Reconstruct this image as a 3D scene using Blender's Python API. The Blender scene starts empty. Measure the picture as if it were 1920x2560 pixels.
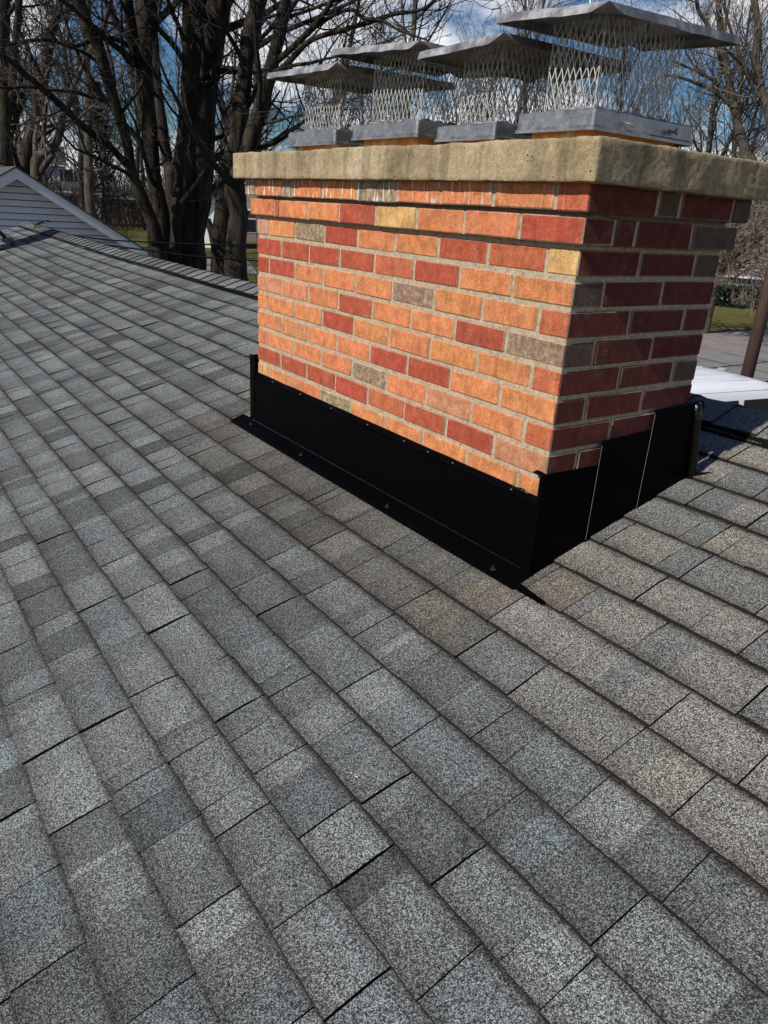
import bpy, bmesh, math, random
from mathutils import Vector, Matrix, noise
random.seed(7)
R = math.radians
C = bpy.context.scene.collection
sc = bpy.context.scene

# ------------------------------------------------------------------ camera
CP = Vector((1.18619528, -1.37812076, 0.0556097690))
MX = Vector((0.57485846, 0.81609011, 0.05945329))
MY = Vector((0.33951075, -0.17178157, -0.92478297))
MZ = Vector((-0.74449325, 0.55180434, -0.37582145))
FPX = 1855.68311
cam = bpy.data.cameras.new('camera'); co = bpy.data.objects.new('camera', cam); C.objects.link(co)
co.matrix_world = Matrix(((MX.x, -MY.x, -MZ.x, CP.x), (MX.y, -MY.y, -MZ.y, CP.y), (MX.z, -MY.z, -MZ.z, CP.z), (0, 0, 0, 1)))
cam.sensor_fit = 'VERTICAL'; cam.sensor_height = 36; cam.sensor_width = 27
cam.lens = 36 * FPX / 2560
cam.clip_start = 0.05; cam.clip_end = 2000
sc.camera = co
sc.render.resolution_x = 768; sc.render.resolution_y = 1024

# ------------------------------------------------------------------ light
sun_from = Vector((0.045, -1.0, 0.83)).normalized()
elev = math.asin(sun_from.z); az = math.atan2(sun_from.x, sun_from.y)
w = bpy.data.worlds.new("World"); sc.world = w; w.use_nodes = True
nt = w.node_tree; N = nt.nodes; Lk = nt.links
bg = N['Background']; bg.inputs['Strength'].default_value = 0.05
sky = N.new('ShaderNodeTexSky'); sky.sky_type = 'NISHITA'; sky.sun_disc = False
sky.sun_elevation = elev; sky.sun_rotation = az
sky.air_density = 1.3; sky.dust_density = 0.3; sky.ozone_density = 2.5
tc = N.new('ShaderNodeTexCoord')
mp = N.new('ShaderNodeMapping'); mp.inputs['Scale'].default_value = (1.0, 1.0, 2.4)
mp.inputs['Location'].default_value = (0.35, 0.1, 0.0)
n1 = N.new('ShaderNodeTexNoise'); n1.inputs['Scale'].default_value = 3.4; n1.inputs['Detail'].default_value = 9; n1.inputs['Roughness'].default_value = 0.58
cr = N.new('ShaderNodeValToRGB'); cr.color_ramp.elements[0].position = 0.44; cr.color_ramp.elements[1].position = 0.56
sep = N.new('ShaderNodeSeparateXYZ')
lowm = N.new('ShaderNodeMapRange'); lowm.inputs['From Min'].default_value = 0.27; lowm.inputs['From Max'].default_value = 0.36
lowm.inputs['To Min'].default_value = 1; lowm.inputs['To Max'].default_value = 0
mul = N.new('ShaderNodeMath'); mul.operation = 'MULTIPLY'
mix = N.new('ShaderNodeMixRGB'); mix.inputs['Color2'].default_value = (19, 19.2, 19.6, 1)
sat = N.new('ShaderNodeHueSaturation'); sat.inputs['Saturation'].default_value = 1.15; sat.inputs['Value'].default_value = 1.0
Lk.new(tc.outputs['Generated'], mp.inputs['Vector']); Lk.new(mp.outputs[0], n1.inputs['Vector'])
Lk.new(n1.outputs['Fac'], cr.inputs[0]); Lk.new(tc.outputs['Generated'], sep.inputs[0]); Lk.new(sep.outputs['Z'], lowm.inputs['Value'])
Lk.new(cr.outputs[0], mul.inputs[0]); Lk.new(lowm.outputs[0], mul.inputs[1])
Lk.new(sky.outputs[0], sat.inputs['Color']); tint = N.new('ShaderNodeMixRGB'); tint.blend_type = 'MULTIPLY'; tint.inputs['Fac'].default_value = 1; tint.inputs['Color2'].default_value = (.66, .98, 1.42, 1); Lk.new(sat.outputs[0], tint.inputs['Color1']); Lk.new(tint.outputs[0], mix.inputs['Color1']); Lk.new(mul.outputs[0], mix.inputs['Fac'])
Lk.new(mix.outputs[0], bg.inputs['Color'])
sl = bpy.data.lights.new('sun', 'SUN'); sl.energy = 5.0; sl.angle = R(0.5); sl.color = (1, 0.955, 0.88)
so = bpy.data.objects.new('sun', sl); C.objects.link(so); so.rotation_euler = sun_from.to_track_quat('Z', 'Y').to_euler()
sc.view_settings.view_transform = 'Standard'; sc.view_settings.look = 'None'
sc.view_settings.exposure = 0.0; sc.view_settings.gamma = 1.0

# ------------------------------------------------------------------ helpers
def ray(u, v): return MX * ((u - 960) / FPX) + MY * ((v - 1280) / FPX) + MZ
def at(u, v, d):
    r = ray(u, v); return CP + r * (d / math.hypot(r.x, r.y))

class MB:
    def __init__(s): s.v = []; s.f = []; s.c = []; s.m = []
    def quad(s, a, b, c, d, col=(1, 1, 1), m=0):
        i = len(s.v); s.v += [a, b, c, d]; s.f.append((i, i+1, i+2, i+3)); s.c.append(col); s.m.append(m)
    def poly(s, pts, col=(1, 1, 1), m=0):
        i = len(s.v); s.v += list(pts); s.f.append(tuple(range(i, i+len(pts)))); s.c.append(col); s.m.append(m)
    def box(s, x0, x1, y0, y1, z0, z1, col=(1, 1, 1), m=0, ch=0.0, cols=None):
        # chamfered box: six faces, 12 edge strips, 8 corners
        X = (x0, x1); Y = (y0, y1); Z = (z0, z1)
        if ch <= 0:
            i = len(s.v)
            s.v += [(X[a], Y[b], Z[c]) for a in (0, 1) for b in (0, 1) for c in (0, 1)]
            fs = [(0, 1, 3, 2), (4, 6, 7, 5), (0, 4, 5, 1), (2, 3, 7, 6), (0, 2, 6, 4), (1, 5, 7, 3)]
            for k, f in enumerate(fs):
                s.f.append(tuple(i+j for j in f)); s.c.append(cols[k] if cols else col); s.m.append(m)
            return
        bm = bmesh.new(); r = bmesh.ops.create_cube(bm, size=1)
        for v in bm.verts: v.co = Vector((x0 + (v.co.x+.5)*(x1-x0), y0+(v.co.y+.5)*(y1-y0), z0+(v.co.z+.5)*(z1-z0)))
        if ch > .003:
            for v in bm.verts: v.co += Vector((random.uniform(-.0012, .0012), 0, random.uniform(-.0014, .0014)))
        bmesh.ops.bevel(bm, geom=bm.edges[:], offset=ch, segments=1, affect='EDGES')
        i = len(s.v); bm.verts.index_update()
        s.v += [tuple(v.co) for v in bm.verts]
        for f in bm.faces:
            s.f.append(tuple(i+v.index for v in f.verts))
            cc = col
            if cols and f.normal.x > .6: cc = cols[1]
            if cols and len(cols) == 3 and max(abs(f.normal.x), abs(f.normal.y), abs(f.normal.z)) < .95:
                k = cols[2]; cc = (cc[0]*(1-k)+.40*k, cc[1]*(1-k)+.33*k, cc[2]*(1-k)+.24*k, 1.0)
            s.c.append(cc); s.m.append(m)
        bm.free()
    def tube(s, pts, rad, n=6, col=(1, 1, 1), m=0, cap=False):
        i0 = len(s.v); P = [Vector(p) for p in pts]; k = len(P)
        t = (P[1]-P[0]).normalized(); a = t.orthogonal().normalized()
        for j in range(k):
            t = (P[min(j+1, k-1)] - P[max(j-1, 0)])
            if t.length < 1e-9: t = Vector((0, 0, 1))
            t.normalize(); a = (a - t*a.dot(t))
            if a.length < 1e-6: a = t.orthogonal()
            a.normalize(); b = t.cross(a); r = rad[j] if hasattr(rad, '__len__') else rad
            for q in range(n):
                an = 2*math.pi*q/n; w_ = P[j] + a*(r*math.cos(an)) + b*(r*math.sin(an)); s.v.append((w_.x, w_.y, w_.z))
        for j in range(k-1):
            for q in range(n):
                q2 = (q+1) % n
                s.f.append((i0+j*n+q, i0+j*n+q2, i0+(j+1)*n+q2, i0+(j+1)*n+q)); s.c.append(col); s.m.append(m)
        if cap:
            s.f.append(tuple(i0+q for q in reversed(range(n)))); s.c.append(col); s.m.append(m)
            s.f.append(tuple(i0+(k-1)*n+q for q in range(n))); s.c.append(col); s.m.append(m)
    def cyl(s, p, q, r, n=12, col=(1, 1, 1), m=0): s.tube([p, q], r, n, col, m, True)
    def build(s, name, mats, parent=None, smooth=False, color=True):
        me = bpy.data.meshes.new(name); me.from_pydata(s.v, [], s.f)
        if not isinstance(mats, (list, tuple)): mats = [mats]
        for m in mats: me.materials.append(m)
        if len(mats) > 1: me.polygons.foreach_set('material_index', s.m)
        if color:
            at_ = me.color_attributes.new('col', 'FLOAT_COLOR', 'CORNER'); buf = []
            for p, c in zip(s.f, s.c):
                if hasattr(c[0], '__len__'):
                    for k in c: buf.extend((k[0], k[1], k[2], 1.0))
                    continue
                cc = (c[0], c[1], c[2], c[3] if len(c) > 3 else 1.0)
                buf.extend(cc*len(p))
            at_.data.foreach_set('color', buf)
        if smooth: me.polygons.foreach_set('use_smooth', [True]*len(me.polygons))
        me.update()
        o = bpy.data.objects.new(name, me); C.objects.link(o)
        if parent: o.parent = parent
        return o
def empty(name, label, cat, loc=(0, 0, 0), group=None, rz=0):
    o = bpy.data.objects.new(name, None); C.objects.link(o); o.location = loc; o.rotation_euler = (0, 0, rz)
    o.empty_display_size = .1
    o['label'] = label; o['category'] = cat
    if group: o['group'] = group
    return o
def tag(o, label=None, cat=None, group=None, kind=None):
    if label: o['label'] = label
    if cat: o['category'] = cat
    if group: o['group'] = group
    if kind: o['kind'] = kind
    return o
def settle(root):      # parts were meshed in world coordinates: move them under a root that stands elsewhere
    for ch in [o for o in C.objects if o.parent == root]:
        ch.matrix_parent_inverse = Matrix.Identity(4)
        ch.location = -Vector(root.location)

def mat(name, base=(0.5, 0.5, 0.5), rough=0.7, metal=0.0, spec=0.5):
    m = bpy.data.materials.new(name); m.use_nodes = True; p = m.node_tree.nodes['Principled BSDF']
    p.inputs['Base Color'].default_value = (*base, 1); p.inputs['Roughness'].default_value = rough
    p.inputs['Metallic'].default_value = metal; p.inputs['Specular IOR Level'].default_value = spec
    return m
class G:    # small node-graph helper
    def __init__(s, m): s.m = m; s.t = m.node_tree; s.p = s.t.nodes['Principled BSDF']; s.co = s.t.nodes.new('ShaderNodeTexCoord').outputs['Object']
    def n(s, typ, **kw):
        nd = s.t.nodes.new(typ)
        for k, v in kw.items():
            if k.startswith('i_'): nd.inputs[k[2:].replace('_', ' ')].default_value = v
            else: setattr(nd, k, v)
        return nd
    def l(s, a, b): s.t.links.new(a, b)
    def attr(s, name='col'): nd = s.n('ShaderNodeAttribute', attribute_name=name); return nd
    def noise(s, scale, detail=4, rough=.55, vec=None, stretch=None):
        nd = s.n('ShaderNodeTexNoise', i_Scale=scale, i_Detail=detail, i_Roughness=rough)
        v = vec or s.co
        if stretch:
            mp = s.n('ShaderNodeMapping'); mp.inputs['Scale'].default_value = stretch; s.l(v, mp.inputs[0]); v = mp.outputs[0]
        s.l(v, nd.inputs['Vector']); return nd.outputs['Fac']
    def vor(s, scale, out='Color', feature='F1', vec=None):
        nd = s.n('ShaderNodeTexVoronoi', i_Scale=scale, feature=feature); s.l(vec or s.co, nd.inputs['Vector']); return nd.outputs[out]
    def ramp(s, fac, stops):
        nd = s.n('ShaderNodeValToRGB'); e = nd.color_ramp.elements
        while len(e) < len(stops): e.new(0.5)
        for el, (p, c) in zip(e, stops):
            el.position = p; el.color = (c, c, c, 1) if not hasattr(c, '__len__') else (*c, 1)
        s.l(fac, nd.inputs[0]); return nd.outputs[0]
    def mix(s, a, b, fac, blend='MIX'):
        nd = s.n('ShaderNodeMixRGB', blend_type=blend)
        for k, x in (('Color1', a), ('Color2', b), ('Fac', fac)):
            if hasattr(x, 'links') or isinstance(x, bpy.types.NodeSocket): s.l(x, nd.inputs[k])
            elif k == 'Fac': nd.inputs[k].default_value = x
            else: nd.inputs[k].default_value = (*x, 1) if hasattr(x, '__len__') else (x, x, x, 1)
        return nd.outputs[0]
    def math(s, op, a, b=0.0):
        nd = s.n('ShaderNodeMath', operation=op)
        for k, x in ((0, a), (1, b)):
            if isinstance(x, bpy.types.NodeSocket): s.l(x, nd.inputs[k])
            else: nd.inputs[k].default_value = x
        return nd.outputs[0]
    def base(s, c): s.l(c, s.p.inputs['Base Color'])
    def rough(s, c): s.l(c, s.p.inputs['Roughness'])
    def bump(s, h, strength=.5, dist=.01):
        nd = s.n('ShaderNodeBump', i_Strength=strength, i_Distance=dist); s.l(h, nd.inputs['Height']); s.l(nd.outputs[0], s.p.inputs['Normal']); return nd
def white(): return (1, 1, 1)

# ------------------------------------------------------------------ materials
M_sh = mat('shingle_granules', rough=.9, spec=.25)
g = G(M_sh); a = g.attr()
gr = g.vor(600, 'Color'); bw = g.n('ShaderNodeSeparateColor'); g.l(gr, bw.inputs[0])
r1 = g.ramp(bw.outputs[0], [(0.0, 0.05), (0.45, 0.26), (0.75, .75), (1.0, 1.0)])
spk = g.ramp(bw.outputs[1], [(0.0, 0.0), (0.86, 0.0), (0.93, 1.0), (1.0, 1.0)])
fine = g.noise(210, 3, .75); f2 = g.ramp(fine, [(0.36, .25), (0.60, 1.0)])
big = g.noise(7, 5, .65); f3 = g.ramp(big, [(0.3, .74), (0.7, 1.0)])
mid = g.noise(38, 3, .6); f4 = g.ramp(mid, [(0.3, .82), (0.7, 1.0)])
c = g.mix(a.outputs['Color'], r1, 1.0, 'MULTIPLY'); c = g.mix(c, f2, 1.0, 'MULTIPLY'); c = g.mix(c, f3, 1.0, 'MULTIPLY'); c = g.mix(c, f4, 1.0, 'MULTIPLY')
c = g.mix(c, 4.7, 1.0, 'MULTIPLY')
lt = g.mix(a.outputs['Color'], (3.9, 4.0, 3.85), 1.0, 'MULTIPLY'); c = g.mix(c, lt, spk)
g.base(c)
hh = g.math('ADD', bw.outputs[0], g.math('MULTIPLY', fine, 1.0)); g.bump(hh, .6, .002)
M_shedge = mat('asphalt_edge', (.012, .011, .010), .95, spec=.1)
g = G(M_shedge); g.base(g.ramp(g.noise(330, 3, .8), [(.42, (.008, .007, .006)), (.75, (.06, .052, .047))])); g.bump(g.noise(300, 3, .8), .8, .003)
M_sheet = mat('underlayment', (.015, .015, .015), .95, spec=.1)

M_brick = mat('brick', rough=.85, spec=.25)
g = G(M_brick); a = g.attr()
n_a = g.noise(26, 6, .65); n_b = g.noise(150, 4, .7); n_c = g.noise(60, 5, .7, stretch=(1, 1, .35))
k1 = g.ramp(n_a, [(0.3, .62), (.52, .98), (.72, 1.25)]); k2 = g.ramp(n_b, [(.3, .62), (.55, 1.0), (.8, 1.2)])
c = g.mix(a.outputs['Color'], k1, 1.0, 'MULTIPLY'); c = g.mix(c, k2, 1.0, 'MULTIPLY')
# orange-yellow mottling of the body
c = g.mix(c, g.mix(c, (1.12, 1.5, 1.5), 1.0, 'MULTIPLY'), g.ramp(n_c, [(.46, 0.0), (.66, .9)]))
# mottled tan bricks carry alpha 0.5 : dark blotches
tanm = g.math('LESS_THAN', a.outputs['Alpha'], .75)
blot = g.ramp(g.noise(75, 5, .75), [(.42, 0.0), (.56, 1.0)])
c = g.mix(c, (.13, .08, .058), g.math('MULTIPLY', g.math('MULTIPLY', tanm, blot), .75))
# efflorescence blooms
eff = g.math('MULTIPLY', g.ramp(g.noise(11, 3, .6), [(.57, 0.0), (.70, 1.0)]), g.ramp(g.noise(130, 3, .7), [(.45, 0.0), (.6, 1.0)]))
c = g.mix(c, (.62, .46, .38), g.math('MULTIPLY', eff, .22))
# white lime runs on the top course only (z above 7.6 cm)
sx = g.n('ShaderNodeSeparateXYZ'); g.l(g.co, sx.inputs[0])
top = g.ramp(g.math('MULTIPLY', sx.outputs['Z'], 10.0), [(.70, 0.0), (.78, 1.0)])
cmbx = g.n('ShaderNodeCombineXYZ'); g.l(sx.outputs['X'], cmbx.inputs['X']); g.l(g.math('MULTIPLY', sx.outputs['Z'], .12), cmbx.inputs['Z'])
run = g.ramp(g.noise(75, 2, .5, vec=cmbx.outputs[0]), [(.585, 0.0), (.63, 1.0)])
lf = g.ramp(g.math('MULTIPLY', sx.outputs['X'], -0.5), [(.05, 0.0), (.3, 1.0)])
frontm = g.n('ShaderNodeNewGeometry'); sn = g.n('ShaderNodeSeparateXYZ'); g.l(frontm.outputs['Normal'], sn.inputs[0])
c = g.mix(c, (.75, .74, .70), g.math('MULTIPLY', g.math('MULTIPLY', run, top), g.math('MAXIMUM', lf, .12)))
g.base(c)
hb = g.math('ADD', g.math('MULTIPLY', n_b, .6), g.noise(420, 3, .7)); hb = g.math('ADD', hb, g.math('MULTIPLY', n_c, .7)); g.bump(hb, .8, .0045)

M_mort = mat('mortar', (.36, .31, .235), .95, spec=.2)
g = G(M_mort); n_ = g.noise(90, 6, .7); c = g.ramp(n_, [(.3, (.22, .165, .105)), (.5, (.42, .330, .225)), (.75, (.56, .46, .34))]); g.base(c)
g.bump(g.math('ADD', n_, g.noise(500, 3, .8)), .7, .003)

M_conc = mat('crown_concrete', rough=.95, spec=.2)
g = G(M_conc); n_ = g.noise(7, 6, .65); n2 = g.noise(60, 6, .7); n3 = g.noise(300, 4, .75)
c = g.ramp(n_, [(.3, (.25, .185, .105)), (.5, (.41, .315, .185)), (.7, (.53, .425, .275))])
c = g.mix(c, g.ramp(n2, [(.3, .62), (.6, 1.0), (.8, 1.15)]), 1.0, 'MULTIPLY')
c = g.mix(c, g.ramp(n3, [(.3, .5), (.5, 1.0), (.75, 1.3)]), 1.0, 'MULTIPLY')
pits = g.ramp(g.vor(55, 'Distance'), [(.0, 0.0), (.09, 0.0), (.16, 1.0)]); pm = g.ramp(g.noise(14, 3, .6), [(.5, 1.0), (.62, 0.0)])
pit = g.math('MAXIMUM', pits, pm)
c = g.mix((.05, .042, .03), c, pit)
c = g.mix(c, (.24, .20, .12), g.math('MULTIPLY', g.ramp(g.noise(5.2, 5, .7), [(.5, 0.0), (.66, 1.0)]), .4))
c = g.mix(c, g.ramp(g.noise(26, 4, .6, stretch=(1, 1, .12)), [(.38, .62), (.52, 1.0)]), .8, 'MULTIPLY')
g.base(c)
hh = g.math('ADD', g.math('MULTIPLY', n2, 1.0), g.math('MULTIPLY', n3, .5)); hh = g.math('ADD', hh, g.math('MULTIPLY', pit, .8)); g.bump(hh, .75, .0045)

M_flash = mat('black_flashing', (.0015, .0015, .002), .45, spec=.025)
g = G(M_flash); n_ = g.noise(14, 5, .6); g.rough(g.ramp(n_, [(.35, .36), (.7, .52)])); g.bump(g.noise(4, 3, .5), .5, .012)
M_seal = mat('black_sealant', (.003, .003, .003), .14, spec=.3)
g = G(M_seal); g.bump(g.noise(120, 3, .6), .6, .004)
M_edge = mat('bare_metal_edge', (.32, .32, .31), .5, .5)
M_screw = mat('screw_black', (.02, .02, .025), .35, .3)

M_galv = mat('galvanised_steel', (.42, .43, .45), .42, .85)
g = G(M_galv); n_ = g.noise(24, 5, .6); n2 = g.vor(60, 'Color'); s_ = g.n('ShaderNodeSeparateColor'); g.l(n2, s_.inputs[0])
c = g.mix(g.ramp(n_, [(.3, (.20, .205, .215)), (.7, (.40, .405, .42))]), g.ramp(s_.outputs[0], [(0, .8), (1, 1.1)]), 1.0, 'MULTIPLY')
c = g.mix(c, (.70, .70, .68), g.math('MULTIPLY', g.ramp(g.noise(160, 3, .7), [(.62, 0.0), (.7, 1.0)]), .5)); g.base(c)
g.rough(g.ramp(n_, [(.3, .36), (.7, .6)])); g.bump(n_, .1, .004)
M_lid = mat('weathered_lid', (.30, .29, .30), .5, .35)
g = G(M_lid); n_ = g.noise(16, 6, .65, stretch=(1, 1.6, 1)); c = g.ramp(n_, [(.3, (.09, .086, .09)), (.5, (.20, .193, .20)), (.72, (.46, .445, .44))]); g.base(c)
g.rough(g.ramp(n_, [(.3, .35), (.7, .65)])); g.bump(g.noise(9, 4, .6), .3, .01)
M_wire = mat('mesh_wire', (.30, .29, .28), .45, .0, spec=.4)
g = G(M_wire); n_ = g.noise(30, 3, .6); c = g.ramp(n_, [(.35, (.30, .29, .28)), (.62, (.55, .54, .52)), (.74, (.2, .11, .07))]); g.base(c)
M_clay = mat('flue_clay', rough=.85)
g = G(M_clay); n_ = g.noise(22, 5, .65); c = g.ramp(n_, [(.3, (.55, .16, .05)), (.55, (.72, .34, .10)), (.7, (.80, .72, .6))]); g.base(c); g.bump(n_, .3, .004)

def barkmat(name, dark, light, sc_=9):
    m = mat(name, rough=.95, spec=.15); g = G(m)
    n_ = g.noise(sc_, 6, .7, stretch=(1, 1, .16)); n2 = g.noise(3.1, 4, .6, stretch=(1, 1, .4))
    c = g.ramp(n_, [(.35, dark), (.62, light)])
    c = g.mix(c, (.9, 1.0, .6), g.ramp(n2, [(.52, 0.0), (.72, .45)]), 'MULTIPLY')
    g.base(c); g.bump(n_, 1.0, .05); return m
M_bark = barkmat('bark_dark', (.006, .005, .004), (.055, .045, .034))
M_bark2 = barkmat('bark_grey', (.018, .015, .013), (.115, .098, .08))
M_twig = mat('twig', (.030, .025, .022), .9, spec=.15)
M_twigb = mat('twig_pale', (.15, .12, .095), .9, spec=.15)
M_twigf = mat('twig_far', (.045, .036, .032), .95, spec=.1)

# ------------------------------------------------------------------ terrain
def gz(x, y):
    d = math.hypot(x - CP.x, y - CP.y); return -4.5 + 0.02*max(0.0, d-15.0)
M_grass = mat('lawn_grass', rough=1, spec=.1)
g = G(M_grass); n_ = g.noise(.35, 6, .7); n2 = g.noise(14, 5, .8)
c = g.ramp(n_, [(.3, (.05, .048, .016)), (.5, (.105, .098, .028)), (.72, (.15, .128, .048))]); c = g.mix(c, g.ramp(n2, [(.3, .5), (.7, 1.3)]), 1.0, 'MULTIPLY'); g.base(c); g.bump(n2, .6, .05)
M_road = mat('worn_road', rough=.95, spec=.2)
g = G(M_road); n_ = g.noise(1.2, 6, .7); n2 = g.noise(40, 4, .8); c = g.ramp(n_, [(.3, (.17, .145, .135)), (.7, (.27, .235, .22))]); c = g.mix(c, g.ramp(n2, [(.3, .75), (.7, 1.2)]), 1.0, 'MULTIPLY'); g.base(c); g.bump(n2, .4, .01)
M_slab = mat('concrete_slab', rough=.95, spec=.2)
g = G(M_slab); n_ = g.noise(1.6, 6, .7); c = g.ramp(n_, [(.3, (.15, .14, .135)), (.7, (.24, .225, .21))]); g.base(c); g.bump(g.noise(50, 3, .7), .4, .01)
mb = MB(); NR = 46; NA = 96
rad = [0]+[1.5*(1.17**i) for i in range(NR)]
ring = []
for i, r_ in enumerate(rad):
    row = []
    for j in range(NA):
        an = 2*math.pi*j/NA; x = CP.x+r_*math.cos(an); y = CP.y+r_*math.sin(an); z = -4.5+0.02*max(0, min(r_, 160)-15)
        row.append(len(mb.v)); mb.v.append((x, y, z))
    ring.append(row)
for i in range(len(rad)-1):
    for j in range(NA):
        k = (j+1) % NA
        mb.f.append((ring[i][j], ring[i+1][j], ring[i+1][k], ring[i][k])); mb.c.append(white()); mb.m.append(0)
tag(mb.build('ground', M_grass, color=False), kind='structure')
def sheet(name, p, q, width, m, dz=.05, gap=0, seg=2.0):
    # a strip from p to q laid over the terrain; gap cuts it into slabs with open joints
    p = Vector((*p, 0)); q = Vector((*q, 0)); t = (q-p).normalized(); s = Vector((-t.y, t.x, 0))*width/2; n = max(2, int((q-p).length/seg)); mb = MB()
    for i in range(n):
        a = p+(q-p)*(i/n)+t*gap; b = p+(q-p)*((i+1)/n)-t*gap
        for k0, k1 in ((-1, 0), (0, 1)):
            P = [a+s*k0, b+s*k0, b+s*k1, a+s*k1]
            P = [(v.x, v.y, gz(v.x, v.y)+dz) for v in P]; mb.quad(*P)
            if i == 0 or gap: pass
    return tag(mb.build(name, m, color=False), kind='structure')
sheet('road', (-17.6, -4), (-13.6, 62), 3.3, M_road, .06)
sheet('pavement', (-14.45, 8), (-11.85, 52), 1.9, M_slab, .09, .035, 1.9)
sheet('pavement', (-12.45, 8), (-9.85, 52), 1.9, M_slab, .09, .035, 1.9)
sheet('driveway', (-9.6, 2.5), (-7.4, 17.6), 4.2, M_slab, .07, .02, 2.4)
sheet('road', (-44, 20.5), (-60, -20), 8, M_road, .045)
sheet('road', (-100, 16), (-58, 14.5), 6, M_road, .06)

# ------------------------------------------------------------------ own house: shingled roof
S = 0.305; Z0 = -0.817; SX0 = -11.25; SX1 = 5.0; YR = 1.035
NRM = Vector((0, -S, 1)).normalized()
def W(x, y, h=0.0):
    yy = y + .006*max(0, -x-1); z = Z0 + S*yy + .012*max(0, -x-7)
    wv = .0035*noise.noise(Vector((x*1.1, y*1.6, 3.3))) if h < .5 else 0
    return (x + 0.0, yy + NRM.y*(h+wv), z + NRM.z*(h+wv))
house = empty('house', 'house under the grey shingled roof that the brick chimney stands on', 'house', (-3, 0, -4.5))
ycourse = [.875, .742, .609, .476, .342, .207, .075, -.06, -.195, -.330, -.457, -.586, -.709, -.832, -.955, -1.078]
while ycourse[-1] > -4.2: ycourse.append(ycourse[-1]-.130)
ytop = [1.0]+ycourse[:-1]
joints = {8: [.054, .315, .531, .721], 9: [-.156, .096, .267, .522, .681], 10: [.049, .301, .553, .767], 11: [.206, .461, .738], 12: [.494, .752], 13: [.622], 7: [.365, .629]}
pal = [(.122, .125, .120), (.114, .115, .111), (.106, .116, .115), (.098, .100, .098), (.128, .130, .123), (.108, .103, .099), (.110, .116, .115), (.088, .088, .087), (.134, .136, .132), (.118, .120, .118)]
def shcol(x, y):
    b = random.choice(pal); k = random.choice([.55, .68, .78, .84, .9, .94, 1.0])*.92
    c = [v*k for v in b]
    wr = max(0, min(1, (x+.55)/.5))*max(0, min(1, (y+.50)/.25)) if y < 1 else 0      # browner, cleaner shingles around the chimney's uphill and right side
    wr = max(wr, .7*max(0, min(1, (y+.25)/.2))*max(0, min(1, (x+2.3)/.4)))
    if wr > 0:
        t = random.choice([(.118, .108, .094), (.098, .095, .088), (.125, .112, .100), (.135, .122, .100), (.090, .088, .083)])
        c = [c[i]*(1-wr)+t[i]*wr for i in range(3)]
    if -.36 < y < .0 and -1.9 < x < .12:       # darker, browner courses right under the apron
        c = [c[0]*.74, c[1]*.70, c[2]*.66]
    return tuple(c)
sh = MB()
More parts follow.
